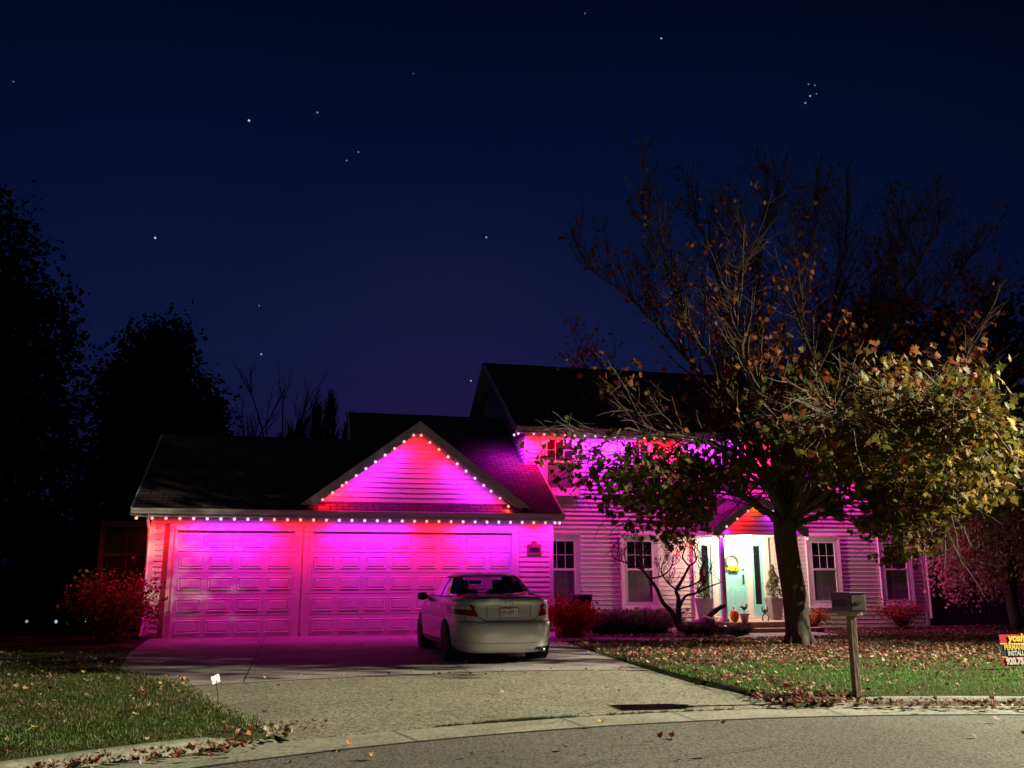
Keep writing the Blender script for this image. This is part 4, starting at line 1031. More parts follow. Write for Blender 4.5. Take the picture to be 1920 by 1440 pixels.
def juniper(label, base, rx, ry_, h, n, col):
    t = thing('juniper', base, label, 'shrub', 'low junipers in the planting bed'); b = Vector(base); sm, lf = MB(), MB()
    for i in range(n):
        an = U(0, 6.28); q = U(.3, 1); tip = b+Vector((math.cos(an)*rx*q, math.sin(an)*ry_*q, h*U(.35, 1.05)))
        path = smooth_path([b+Vector((G(0, rx*.3), G(0, .1), .03)), b.lerp(tip, .55)+Vector((0, 0, .05*h)), tip], 4)
        sm.tube(path, [.008]*3+[.004]*(len(path)-3), 3, cap=False); c = vary(col, .3)
        for p in path[2:]:
            for _ in range(5):
                d = Vector((math.cos(an)+G(0, .5), math.sin(an)+G(0, .5), G(.5, .4))).normalized()*U(.05, .12); o_ = Vector((G(0, .02), G(0, .02), G(0, .02)))
                s_ = d.orthogonal().normalized()*.012; lf.add([p+o_-s_, p+o_+s_, p+o_+d], [(0, 1, 2)], vary(c, .3))
    sm.build('stems', M['darkbark'], t); lf.build('foliage', M['leafA'], t)
juniper('wide juniper spreading below the window right of the bin', (8.9, 22.6, -.1), 1.25, .7, .62, 420, (.085, .10, .035))
juniper('juniper at the left end of the bed next to the bin', (7.75, 22.3, -.08), .75, .5, .55, 260, (.07, .07, .03))
juniper('small dark juniper in front of the stone by the porch', (9.95, 21.6, -.1), .5, .35, .3, 200, (.05, .055, .04))
juniper('ground-hugging juniper beside the porch step', (11.05, 21.9, -.12), .55, .3, .24, 200, (.07, .07, .035))

# small multi-stemmed magnolia
mg = thing('magnolia', (9.85, 22.0, -.1), 'small bare magnolia with buds between the window and the porch', 'tree')
sm, bd = MB(), MB()
def mp(x, y, dy=0): return atY(x, y, 22.0+dy)
stems = [[(1276, 1183), (1262, 1150), (1243, 1130), (1232, 1105), (1218, 1085), (1205, 1068)], [(1274, 1180), (1272, 1140), (1272, 1120), (1268, 1106), (1280, 1086), (1292, 1062)], [(1273, 1140), (1285, 1118), (1305, 1112), (1330, 1100), (1352, 1092)],
         [(1205, 1068), (1185, 1060), (1165, 1052), (1150, 1046)], [(1205, 1068), (1210, 1050), (1195, 1035), (1188, 1020)], [(1218, 1085), (1240, 1080), (1258, 1065), (1262, 1045)], [(1268, 1106), (1250, 1090), (1240, 1070), (1245, 1050)],
         [(1292, 1062), (1280, 1045), (1285, 1025), (1278, 1010)], [(1292, 1062), (1305, 1050), (1302, 1030), (1310, 1018)], [(1305, 1112), (1320, 1090), (1315, 1070), (1322, 1050)], [(1268, 1106), (1300, 1096), (1325, 1080), (1335, 1060)]]
for i, s_ in enumerate(stems):
    n = len(s_); P = smooth_path([mp(x, y, G(0, .12)*(k > 0 if i > 2 else 1)*k/n*2) for k, (x, y) in enumerate(s_)], 4)
    r0, r1 = (.075, .028) if i < 2 else (.045, .014) if i == 2 else (.026, .01)
    sm.tube(P, [r0+(r1-r0)*k/(len(P)-1) for k in range(len(P))], 7)
    for k in range(2 if i < 3 else 9):
        j = random.randint(len(P)//2, len(P)-1) if i < 3 else random.randint(2, len(P)-1)
        t1 = wander(P[j], Vector((G(0, .8), G(0, .6), .7)), U(.2, .5), 4, .22, .14); sm.tube(t1, [.010, .009, .007, .006, .005], 4)
        for c in range(3):
            t2 = wander(t1[random.randint(1, 3)], Vector((G(0, .6), G(0, .6), .8)), U(.1, .25), 3, .15, .2); sm.tube(t2, [.006, .005, .005, .004], 3)
            p = t2[-1]; bd.lathe([(0, -.01), (.009, .01), (.011, .03), (0, .065)], p, 6)
        bd.lathe([(0, -.01), (.010, .01), (.012, .03), (0, .07)], t1[-1], 6)
sm.build('branches', M['darkbark'], mg, smooth=True); bd.build('buds', M['darkbark'], mg, smooth=True)

# ------------------------------------------------------------------ yard things
# fences
def fence(label, p0, p1, h, name='picket_fence'):
    t = thing(name, (*p0, 0), label, 'fence', 'dark board fences'); a_ = Vector(p0); b_ = Vector(p1); d = (b_-a_); n = int(d.length/.15); d.normalize(); q = Vector((-d.y, d.x)); mb = MB(); z0 = -.15
    for i in range(n):
        c = a_+d*(i*.15+.06); w_ = .055; hh = h+U(-.015, .015)
        A = c-d*w_; B = c+d*w_
        mb.prism([(A.x, A.y, z0), (B.x, B.y, z0), (B.x, B.y, hh-.05), (c.x, c.y, hh), (A.x, A.y, hh-.05)], (q.x*.02, q.y*.02, 0))
    mb.build('boards', M['darkwood'], t)
    mb = MB()
    for z in (.35, h-.35): mb.prism([(a_.x, a_.y, z), (b_.x, b_.y, z), (b_.x, b_.y, z+.09), (a_.x, a_.y, z+.09)], (q.x*.06, q.y*.06, 0))
    mb.build('rails', M['darkwood'], t)
    k = int((b_-a_).length/2.4)
    for i in range(k+1):
        c = a_+d*(i*2.4)+q*.07; mb = MB(); mb.box(c.x-.05, c.x+.05, c.y-.05, c.y+.05, z0, h+.05); mb.build('post', M['darkwood'], t)
fence('dark picket fence behind the left lawn', (-14, 29.6), (-3.4, 29.2), 1.55)
fence('dark picket fence right of the house', (19.2, 25.6), (29, 24.2), 1.5)
# frame behind the left garage corner
t = thing('trellis', (-4.3, 24.3, 0), 'dark framed trellis standing behind the red bush at the left garage corner', 'trellis'); mb = MB()
for x in (-4.72, -3.55): mb.box(x-.06, x+.06, 24.25, 24.35, -.02, 2.62)
mb.box(-4.78, -3.49, 24.24, 24.36, 2.62, 2.78); mb.box(-4.66, -3.61, 24.26, 24.34, 1.9, 1.98); mb.build('frame', M['darkwood'], t)
mb = MB(); mb.box(-4.16, -4.12, 24.27, 24.33, 0, 1.9); mb.box(-4.16, -4.12, 24.27, 24.33, 1.98, 2.62); mb.build('lattice_bar', M['darkwood'], t)
mb = MB(); mb.box(-4.7, -3.58, 24.355, 24.37, .0, 2.6); mb.build('backing', M['black'], t)
# solar lights
eg = emis('cool_led', (.75, .85, 1.), 1.2)
for i, (x, y, s_) in enumerate([(50, 1166, .5), (105, 1166, .8), (162, 1163, 1.)]):
    p = atY(x, y, 27.5); lb_ = ['dimmest garden light at the far left of the fence', 'middle garden light in front of the left fence', 'brightest garden light nearest the red bush'][i]
    t = thing('garden_light', (p.x, p.y, 0), lb_, 'light', 'small garden lights along the left fence')
    mb = MB(); mb.tube([(p.x, p.y, -.02), (p.x, p.y, p.z)], .012, 6); mb.build('stake', M['black'], t)
    mb = MB(); mb.lathe([(.045, .05), (.05, .06), (.02, .08)], p, 10); mb.build('cap', M['black'], t)
    mb = MB(); mb.lathe([(.03, -.04*s_), (.034, 0), (.03, .048)], p, 10); mb.build('lens', emis('cool_led_%d' % i, (.7, .8, 1.), s_*.9), t)
# mailbox
bx, by, bz = 6.32, 9.52, .08
mbx = thing('mailbox', (bx, by, bz), 'flat-topped dark mailbox numbered 2420 on a square timber post by the kerb', 'mailbox')
mb = MB(); mb.bbox(bx-.038, bx+.038, by-.038, by+.038, bz-.1, .97, .006); mb.build('post', M['posttimber'], mbx)
mb = MB(); mb.bbox(bx-.085, bx+.085, by-.10, by+.14, .971, 1.02, .006); mb.build('crossbar', M['timber'], mbx)
X0, X1, Y0, Y1, Z0, Z1 = bx-.115, bx+.095, by-.17, by+.20, 1.022, 1.225
mb = MB(); mb.bbox(X0, X1, Y0, Y1, Z0, Z1, .006); body = mb.build('body', M['mailbox'], mbx)
mb = MB(); mb.bbox(X0-.008, X1+.008, Y0-.012, Y1+.01, Z1+.0005, Z1+.012, .003); mb.build('lid', M['mailbox'], mbx)
mb = MB(); mb.bbox(X0+.018, X1-.018, Y0-.008, Y0-.0005, Z0+.018, Z1-.02, .003); fr_ = mb.build('door', M['mailfront'], mbx)
mb = MB(); mb.box(X0+.07, X1-.07, Y0-.014, Y0-.009, Z0+.09, Z0+.115); mb.build('handle', M['black'], fr_)
mw = Matrix(((0, 0, -1, X0-.002), (-1, 0, 0, by+.18), (0, 1, 0, Z0+.05), (0, 0, 0, 1)))
text_mesh('2420', .122, 'numerals', M['ink'], mbx, mw, .002, .002, xs=1.15)
# small staked sign on the left lawn
sg = atZ(413, 1332, .08); t = thing('small_sign', (sg.x, sg.y, .08), 'little tilted white card on a thin stake at the left edge of the driveway', 'sign')
top = Vector((sg.x-.06, sg.y, .37)); mb = MB(); mb.tube([(sg.x, sg.y, .04), (sg.x-.03, sg.y, .2), top], .0045, 5); mb.build('stake', M['black'], t)
mb = MB(Matrix.Translation(top+Vector((.0, -.01, .02))) @ Matrix.Rotation(R(-17), 4, 'Y') @ Matrix.Scale(.72, 4) @ Matrix.Rotation(R(40), 4, 'Z') @ Matrix.Rotation(R(-12), 4, 'X'))
mb.prism([(-.075, 0, -.02), (.06, 0, -.025), (.07, 0, .06), (-.07, 0, .055)], (0, .004, 0)); mb.prism([(-.09, -.008, -.055), (.045, -.008, -.05), (.05, -.008, .0), (-.02, -.008, .01), (-.085, -.008, -.03)], (0, .004, 0)); mb.build('card', M['whitep'], t)
mb = MB(); mb.lathe([(.012, -.02), (.014, .0), (.008, .02)], top+Vector((0, -.02, -.01)), 8); mb.build('clip', M['plastic'], t)
# yard sign
ys = atZ(1884, 1262, .05); yb_ = ys.y; t = thing('yard_sign', (ys.x+.3, ys.y, .05), 'red and navy advertising yard sign on wire legs at the right edge', 'sign')
zt, zb = 1.45-(1190-1076.5)/F*13.5, 0
L0 = atY(1872.5, 1190, ys.y); L1 = atY(1883, 1249, ys.y); sx = L0.x+.005; wS = .66; hS = L0.z-L1.z
O = Vector((sx, ys.y, L1.z)); yaw = Matrix.Translation(O) @ Matrix.Rotation(R(-4), 4, 'Z')
mb = MB(yaw); mb.box(0, wS, 0, .006, 0, hS); mb.build('panel', M['signred'], t)
mb = MB(yaw); mb.box(.001, wS-.001, -.0025, -.0005, hS*.30, hS*.69); mb.build('navy_band', M['signnavy'], t)
mb = MB(yaw); mb.box(.001, wS-.001, -.003, -.0006, hS*.691, hS*.725); mb.box(.001, .09, -.003, -.0006, hS*.27, hS*.299); mb.build('yellow_stripe', M['signyel'], t)
mb = MB(yaw); mb.box(.19, wS-.1, -.0045, -.0031, hS*.675, hS*.705); mb.build('pink_stripe', M['signpink'], t)
def tx(s_, x, z, size, m_, nm, bold=.004, xs=1., shear=0):
    mwx = yaw @ Matrix(((1, 0, 0, x), (0, 0, -1, -.006), (0, 1, 0, z), (0, 0, 0, 1))); return text_mesh(s_, size, nm, M[m_], t, mwx, bold, .0015, xs=xs, shear=shear)
tx('yosh', .135, hS*.785, .15, 'signyel', 'lettering', .006, .95, .15)
tx('PERMANENT', .055, hS*.515, .098, 'signyel', 'lettering', .003, .78)
tx('INSTALL', .105, hS*.335, .09, 'whitep', 'lettering', .003, .78)
tx('920.75', .065, hS*.06, .125, 'whitep', 'lettering', .007, .82)
mb = MB(); 
for dx in (.12, .5): mb.tube([(sx+dx, ys.y+.012, .0), (sx+dx, ys.y+.012, L1.z+.2)], .004, 5)
mb.build('wire_legs', M['metal'], t)
# bin
x, y = 7.25, 22.95
t = thing('trash_bin', (x, y, -.1), 'dark blue wheeled bin between the red bush and the junipers', 'bin')
mb = MB(); mb.add([(x-.2, y-.24, -.08), (x+.2, y-.24, -.08), (x+.2, y+.24, -.08), (x-.2, y+.24, -.08), (x-.25, y-.3, .88), (x+.25, y-.3, .88), (x+.25, y+.3, .88), (x-.25, y+.3, .88)], [(0, 3, 2, 1), (4, 5, 6, 7), (0, 1, 5, 4), (1, 2, 6, 5), (2, 3, 7, 6), (3, 0, 4, 7)]); mb.bbox(x-.27, x+.27, y-.32, y+.3, .8, .87, .01); mb.build('body', M['bin'], t)
mb = MB(); mb.bbox(x-.28, x+.28, y-.34, y+.32, .885, .93, .015); mb.tube([(x-.22, y+.34, .9), (x+.22, y+.34, .9)], .015, 8); mb.build('lid', M['bin'], t)
for s_ in (-1, 1):
    mb = MB(); mb.lathe([(.1, -.03), (.1, .03)], (x+s_*.22, y+.26, .0), 16, axis='x'); mb.build('wheel', M['tyre'], t)
# boards leaning on the wall
for i, (x0, x1, ht, lb_) in enumerate([(6.57, 6.66, 1.38, 'narrow dark board leaning in the corner beside the garage'), (6.70, 6.88, 1.45, 'pale broad board leaning under the first window')]):
    mb = MB(); xm = (x0+x1)/2
    mb.prism([(x0, 24.0, -.1), (x1+.16, 24.0, -.1), (x1, 24.45, ht), (x0, 24.45, ht)], (0, -.02, 0))
    o = mb.build('leaning_board', M['purple_board'] if i else M['darkwood']); tag(o, lb_, 'board', 'boards leaning on the wall')
# stone and log in the bed
mb = MB(); n1, n2 = 18, 12; c0 = Vector((10.35, 22.0, .1)); vs = []
for i in range(n2+1):
    for k in range(n1):
        th = math.pi*i/n2; an = 2*math.pi*k/n1; d = Vector((math.sin(th)*math.cos(an), math.sin(th)*math.sin(an), math.cos(th)))
        vs.append(c0+Vector((d.x*.34, d.y*.28, d.z*.27))*(1+.25*noise.noise(d*1.7)+.08*noise.noise(d*5)))
mb.add(vs, [(i*n1+k, i*n1+(k+1) % n1, (i+1)*n1+(k+1) % n1, (i+1)*n1+k) for i in range(n2) for k in range(n1)])
tag(mb.build('boulder', M['stone'], smooth=True), 'rounded dark boulder at the foot of the magnolia', 'rock')
mb = MB(); mb.tube(smooth_path([(10.45, 22.1, .15), (10.55, 22.1, .4), (10.8, 22.15, .55), (11.05, 22.2, .66)], 4), [.09]*4+[.075]*4+[.06]*4+[.04], 8)
tag(mb.build('driftwood', M['darkbark'], smooth=True), 'curved driftwood branch rising beside the boulder', 'driftwood')
# planters with topiary
def topiary(label, x, y, s_=1.):
    t = thing('potted_topiary', (x, y, PZ), label, 'potted plant', 'potted evergreens flanking the door'); mb = MB(); z = PZ
    a_, b_ = .13*s_, .2*s_; hh = .6*s_
    P0 = [(x-a_, y-a_, z), (x+a_, y-a_, z), (x+a_, y+a_, z), (x-a_, y+a_, z)]; P1 = [(x-b_, y-b_, z+hh), (x+b_, y-b_, z+hh), (x+b_, y+b_, z+hh), (x-b_, y+b_, z+hh)]
    mb.add(P0+P1, [(3, 2, 1, 0)]+[(i, (i+1) % 4, 4+(i+1) % 4, 4+i) for i in range(4)])
    q = b_-.025; P2 = [(x-q, y-q, z+hh), (x+q, y-q, z+hh), (x+q, y+q, z+hh), (x-q, y+q, z+hh)]; P3 = [(v[0], v[1], z+hh-.04) for v in P2]
    mb.add(P1+P2, [(i, (i+1) % 4, 4+(i+1) % 4, 4+i) for i in range(4)]); mb.add(P2+P3, [(i, (i+1) % 4, 4+(i+1) % 4, 4+i) for i in range(4)]); mb.add(P3, [(0, 1, 2, 3)])
    mb.build('planter', M['pot'], t)
    lf = MB(); tk = MB(); tk.tube([(x, y, z+hh-.05), (x, y, z+hh+.8*s_)], [.02, .01], 6); H_ = .92*s_
    for i in range(1500):
        u = U(0, 1)**.8; zz = z+hh+.0+u*H_; an = U(0, 6.28); prof = (.235*(1-u)**.75+.02)*s_*(1+.22*math.sin(an+u*14)); rr_ = prof*U(.65, 1.05)
        p = Vector((x+rr_*math.cos(an), y+rr_*math.sin(an), zz)); leaf(lf, p, U(.015, .032), (math.cos(an)+G(0, .4), math.sin(an)+G(0, .4), G(.3, .5)), U(0, 6.28), vary((.10, .11, .05), .4), .2, simple=True)
    tk.build('stem', M['darkbark'], t); lf.build('foliage', M['leafA'], t)
topiary('potted conical evergreen right of the front door', 13.33, 23.75); topiary('potted conical evergreen left of the front door, behind the branches', 11.36, 24.15)
# pumpkins
def pumpkin(label, x, y, r_, h, z=PZ, ribs=10):
    t = thing('pumpkin', (x, y, z), label, 'pumpkin', 'pumpkins on the porch'); mb = MB()
    prof = [(.02, .02)]+[(r_*math.sin(math.pi*(.08+.84*i/11)), h*.5*(1-math.cos(math.pi*(.03+.94*i/11)))) for i in range(12)]+[(.02, h*.95)]
    mb.lathe(prof, (x, y, z), 40, ribs=ribs, ramp=.12); mb.build('body', M['pumpkin'], t, smooth=True)
    mb = MB(); mb.tube([(x, y, z+h*.93), (x-.01, y, z+h*.93+.05), (x-.04, y, z+h*.93+.1)], [.02, .014, .012], 7); mb.build('stem', M['stem'], t, smooth=True)
    return t
pumpkin('tall oval pumpkin beside the left porch post', 11.68, 22.98, .125, .32)
pumpkin('round orange pumpkin at the right of the porch, half behind the trunk', 13.78-.14, 22.9, .175, .3)
# pale pot with bird ornament
x, y = 11.95, 22.92
t = thing('flower_pot', (x, y, PZ), 'low pale tapered pot next to the tall pumpkin', 'pot'); mb = MB(); mb.lathe([(.08, 0), (.125, .19), (.14, .19), (.14, .225), (.12, .225), (.11, .19), (.0, .18)], (x, y, PZ), 24); mb.build('pot_body', M['potw'], t, smooth=False)
x, y, z = 12.3, 23.6, PZ
t = thing('bird_figure', (x, y, z), 'dark bird ornament with raised tail on the porch in front of the door', 'ornament')
mb = MB(); mb.tube(smooth_path([(x-.11, y, z+.36), (x-.06, y, z+.365), (x, y, z+.33), (x+.06, y, z+.38), (x+.1, y, z+.46)], 4), [.008, .02, .03, .032, .03, .035, .042, .05, .055, .055, .05, .045, .04, .034, .028, .02, .01], 10)
mb.lathe([(0, -.035), (.03, -.02), (.035, 0), (.025, .022), (0, .033)], (x-.075, y, z+.375), 10); mb.build('body', M['black'], t, smooth=True)
mb = MB()
for s_ in (-.015, .02): mb.tube([(x+s_, y, z), (x+s_, y, z+.3)], .006, 6)
mb.lathe([(.06, 0), (.06, .012)], (x, y, z), 16); mb.build('stand', M['black'], t)
# iron figure
x, y, z = 12.78, 23.3, PZ
t = thing('iron_figure', (x, y, z), 'small dark wire figure with raised arms left of the right planter', 'ornament'); mb = MB()
mb.tube(smooth_path([(x-.08, y, z), (x-.085, y, z+.12), (x, y, z+.19), (x+.085, y, z+.12), (x+.08, y, z)], 4), .016, 7); mb.build('legs', M['black'], t, smooth=True)
mb = MB(); mb.tube(smooth_path([(x-.07, y, z+.38), (x-.085, y, z+.28), (x, y, z+.2), (x+.085, y, z+.28), (x+.07, y, z+.38)], 4), .015, 7); mb.build('arms', M['black'], t, smooth=True)
mb = MB(); mb.lathe([(0, -.05), (.04, -.03), (.05, 0), (.035, .04), (0, .055)], (x, y, z+.27), 12); mb.build('head', M['black'], t, smooth=True)
# pale stone ornament
x, y = 13.42, 22.9
t = thing('small_pumpkin', (x, y, PZ), 'tiny pale gourd between the planter and the round pumpkin', 'gourd', None); mb = MB(); mb.lathe([(.01, .0), (.05, .02), (.065, .05), (.045, .085), (.01, .09)], (x, y, PZ), 24, ribs=8, ramp=.15); mb.build('body', M['whitep'], t, smooth=True)
mb = MB(); mb.tube([(x, y, PZ+.085), (x, y, PZ+.11)], .008, 6); mb.build('stem', M['stem'], t)
# gnome-like witch hat ornament and low pathway lamp in the bed
x, y = 11.55, 22.2
t = thing('garden_gnome', (x, y, -.12), 'small dark pointed-hat garden figure in front of the porch step', 'ornament'); mb = MB(); mb.lathe([(.07, 0), (.08, .06), (.06, .15), (.05, .19)], (x, y, -.11), 14); mb.build('body', M['pot'], t, smooth=True)
mb = MB(); mb.lathe([(.09, .19), (.085, .2), (.05, .25), (.025, .35), (.005, .44)], (x, y, -.11), 14); mb.build('hat', M['stone'], t, smooth=True)
x, y = 10.62, 21.5
t = thing('path_light', (x, y, -.1), 'small mushroom-shaped path light beside the bed edge', 'light'); mb = MB(); mb.tube([(x, y, -.1), (x+.02, y, .12)], .016, 8); mb.build('stake', M['metal'], t)
mb = MB(); mb.lathe([(.075, .12), (.06, .15), (.02, .17), (0, .172)], (x+.02, y, 0), 14); mb.build('cap', M['metal'], t, smooth=True)
# wreath
wx, wz = DC+.0, 1.72; wr = thing('wreath', (wx, y-.0, wz), 'brown vine wreath with yellow bow hanging on the mint front door', 'wreath'); wr.location.y = HY-.1; ORG[wr.name] = (wx, HY-.1, wz)
mb = MB(); yy = HY-.11
for k in range(14):
    ph = U(0, 6.28); pts = [(wx+(.19+.022*math.sin(3*a_+ph))*math.cos(a_), yy+.018*math.cos(4*a_+ph), wz+.06+(.19+.022*math.sin(3*a_+ph))*math.sin(a_)) for a_ in [2*math.pi*i/28 for i in range(29)]]; mb.tube(pts, .009, 5)
mb.build('vine_ring', M['wicker'], wr)
mb = MB()
for k in range(26):
    an = U(-2.5, -.6); leaf(mb, Vector((wx+.15*math.cos(an)+G(0, .04), yy-.04, wz+.06+.19*math.sin(an)+G(0, .03))), U(.04, .06), (G(0, .4), -1, G(0, .4)), U(0, 6.28), (.55, .48, .04), .2)
mb.build('bow', M['leafA'], wr)
mb = MB()
for k in range(34):
    an = U(0, 6.28); p = Vector((wx+G(0, .02), yy-.03, wz-.13)); q = p+Vector((math.cos(an)*U(.1, .26), 0, math.sin(an)*.08-.03)); leaf(mb, p.lerp(q, U(.4, 1)), U(.02, .035), (G(0, .3), -1, G(0, .3)), an, vary((.05, .09, .03)), .1, simple=True)
mb.build('sprigs', M['leafA'], wr)

# ------------------------------------------------------------------ car
CX, CYr = 3.47, 14.72
car = thing('parked_car', (CX, CYr+2.4, .014), 'pale champagne four-door sedan parked on the driveway with its rear to the street', 'car')
ZG = .014
def cint(tab, x):
    for (x0, *a_), (x1, *b_) in zip(tab, tab[1:]):
        if x <= x1:
            t = max(0, min(1, (x-x0)/(x1-x0))); t = t*t*(3-2*t) if len(tab) < 0 else t
            return [p+(q-p)*t for p, q in zip(a_, b_)]
    return list(tab[-1][1:])
LT = [  # z, rear y, front y, half width, exponent
    (.17, .16, 4.62, .80, 5.), (.22, .07, 4.72, .86, 5.), (.30, .03, 4.78, .895, 5.), (.42, .0, 4.8, .905, 5.2), (.55, .0, 4.8, .91, 5.2), (.63, .015, 4.78, .912, 5.2), (.665, .05, 4.74, .91, 5.2),
    (.68, .085, 4.72, .908, 5.2), (.80, .10, 4.66, .905, 5.), (.92, .115, 4.5, .895, 5.), (.99, .10, 4.35, .875, 4.8), (1.035, .12, 4.2, .845, 4.6), (1.06, .18, 4.0, .80, 4.4), (1.075, .3, 3.8, .70, 4.2), (1.085, .5, 3.6, .55, 4.)]
def smoothtab(tab, n):
    P = [Vector(r_[:3]).to_tuple()+tuple(r_[3:]) for r_ in tab]; out = []
    P = [P[0]]+P+[P[-1]]
    for i in range(1, len(P)-2):
        for k in range(n):
            t = k/n; row = []
            for a_, b_, c, d in zip(P[i-1], P[i], P[i+1], P[i+2]): row.append(.5*((2*b_)+(-a_+c)*t+(2*a_-5*b_+4*c-d)*t*t+(-a_+3*b_-3*c+d)*t**3))
            out.append(row)
    out.append(list(P[-2])); return out
def outline(yr, yf, W, n, K=144):
    yc, Lh = (yr+yf)/2, (yf-yr)/2; pts = []
    for k in range(K):
        an = 2*math.pi*(k+.5)/K; c, s_ = math.cos(an), math.sin(an)
        # even spacing round the superellipse
        r_ = (abs(c)**n+abs(s_)**n)**(-1/n); x, y = c*r_*W, s_*r_*Lh
        taper = 1-.075*max(0, (-y/Lh-.35)/.65)**2*1-.10*max(0, (y/Lh-.4)/.6)**2
        pts.append((x*taper, yc+y))
    return pts
K = 144
WY = (1.08, 3.86); WRAD = .335
def tilt(y, z): # hood lower than deck
    return z-.13*sst(3.0, 4.3, y)*sst(.6, 1.05, z)+.0
lowv = []; rows = smoothtab(LT, 3)
for z, yr, yf, W, n in rows:
    for x, y in outline(yr, yf, W, n): lowv.append((x, y, tilt(y, z)))
fs = []
for j in range(len(rows)-1):
    for k in range(K):
        q = (j*K+k, j*K+(k+1) % K, (j+1)*K+(k+1) % K, (j+1)*K+k)
        c = [sum(lowv[i][a_] for i in q)/4 for a_ in range(3)]
        if abs(c[0]) > .6 and min(math.hypot(c[1]-w_, c[2]-.33) for w_ in WY) < .365: continue
        if c[2] > 1.066 and .95 < c[1] < 3.3: continue      # open under cabin
        fs.append(q)
T = Matrix.Translation((CX, CYr, ZG)) @ Matrix.Rotation(R(1.2), 4, 'Z')
mb = MB(T); mb.add(lowv, fs); low_poly = (list(lowv), list(fs))
mb.build('body', M['paint'], car, smooth=True)
GT = [(1.0, .55, 3.75, .83, 4.5), (1.06, .78, 3.55, .80, 4.2), (1.15, .98, 3.33, .755, 4.), (1.25, 1.19, 3.08, .70, 4.), (1.35, 1.42, 2.82, .645, 4.), (1.42, 1.66, 2.58, .59, 4.), (1.455, 1.9, 2.4, .50, 3.6), (1.468, 2.05, 2.3, .3, 3.), (1.47, 2.15, 2.2, .03, 2.5)]
grow = smoothtab(GT, 4); gv = []
for z, yr, yf, W, n in grow:
    for x, y in outline(yr, yf, W, n): gv.append((x, y, z))
gf = [(j*K+k, j*K+(k+1) % K, (j+1)*K+(k+1) % K, (j+1)*K+k) for j in range(len(grow)-1) for k in range(K)]
bvh = BVHTree.FromPolygons([Vector(v) for v in low_poly[0]]+[Vector(v) for v in gv], [f_ for f_ in [(j*K+k, j*K+(k+1) % K, (j+1)*K+(k+1) % K, (j+1)*K+k) for j in range(len(rows)-1) for k in range(K)]]+[tuple(i+len(lowv) for i in f_) for f_ in gf])
def patch(A, B, C_, D, axis_, off, nu=16, nv=8, sgn=1):
    """quad patch (corner points in the projection plane, A-B bottom, D-C top) dropped onto the body"""
    vs = []
    for j in range(nv+1):
        for i in range(nu+1):
            u, v = i/nu, j/nv
            p = [(A[k]*(1-u)+B[k]*u)*(1-v)+(D[k]*(1-u)+C_[k]*u)*v for k in (0, 1)]
            if axis_ == 'x': o_, d = Vector((sgn*2, p[0], p[1])), Vector((-sgn, 0, 0))
            elif axis_ == 'y': o_, d = Vector((p[0], -2, p[1])), Vector((0, 1, 0))
            elif axis_ == 'f': o_, d = Vector((p[0], 8, p[1])), Vector((0, -1, 0))
            elif axis_ == 'c': # corner, param 0 = angle-ish
                o_ = Vector((sgn*p[0], -1.2, p[1])); d = Vector((0, 1, 0))
            h_ = bvh.ray_cast(o_, d)
            if h_[0] is None: vs.append(o_+d*2.1); continue
            n_ = h_[1]; n_ = -n_ if n_.dot(d) > 0 else n_
            vs.append(h_[0]+n_*off)
    return vs, [(j*(nu+1)+i, j*(nu+1)+i+1, (j+1)*(nu+1)+i+1, (j+1)*(nu+1)+i) for j in range(nv) for i in range(nu)]
def in_quad(p, q): return inside(p, q)
RW = [(-.68, 1.045), (.68, 1.045), (.51, 1.40), (-.51, 1.40)]
WS = [(-.7, 1.05), (.7, 1.05), (.53, 1.41), (-.53, 1.41)]
SWr = [(1.02, 1.055), (1.92, 1.045), (1.92, 1.385), (1.58, 1.365)]; SWf = [(1.99, 1.045), (3.22, 1.03), (2.62, 1.37), (1.99, 1.39)]
gk = []
for f_ in gf:
    c = [sum(gv[i][a_] for i in f_)/4 for a_ in range(3)]
    n_ = (Vector(gv[f_[1]])-Vector(gv[f_[0]])).cross(Vector(gv[f_[3]])-Vector(gv[f_[0]]))
    if n_.length: n_.normalize()
    if abs(n_.x) > .75:
        if in_quad((c[1], c[2]), SWr) or in_quad((c[1], c[2]), SWf): continue
    elif c[1] < 1.75 and in_quad((c[0], c[2]), RW): continue
    elif c[1] > 2.5 and in_quad((c[0], c[2]), WS): continue
    gk.append(f_)
mb = MB(T); mb.add(gv, gk); mb.build('cabin', M['paint'], car, smooth=True)
def glassp(name, q, ax, sgn=1, fr_=.028, nu=18):
    mb = MB(T); v, f_ = patch(*q, ax, .004, nu, 10, sgn); mb.add(v, f_); g = mb.build(name, M['carglass'], car, smooth=True)
    cx_ = sum(p[0] for p in q)/4; cz_ = sum(p[1] for p in q)/4
    sh = lambda p, k: (p[0]+(cx_-p[0])*k, p[1]+(cz_-p[1])*k*1.3)
    mb = MB(T)
    for i in range(4):
        a_, b_ = q[i], q[(i+1) % 4]; o1, o2 = sh(a_, -.03), sh(b_, -.03); i1, i2 = sh(a_, .07), sh(b_, .07)
        v, f_ = patch(o1, o2, i2, i1, ax, .007, 12, 2, sgn); mb.add(v, f_)
    mb.build('seal', M['plastic'], g)
    return g
glassp('rear_window', RW, 'y'); glassp('windscreen', WS, 'f')
for s_ in (-1, 1): glassp('side_window', SWr, 'x', s_); glassp('side_window', SWf, 'x', s_)
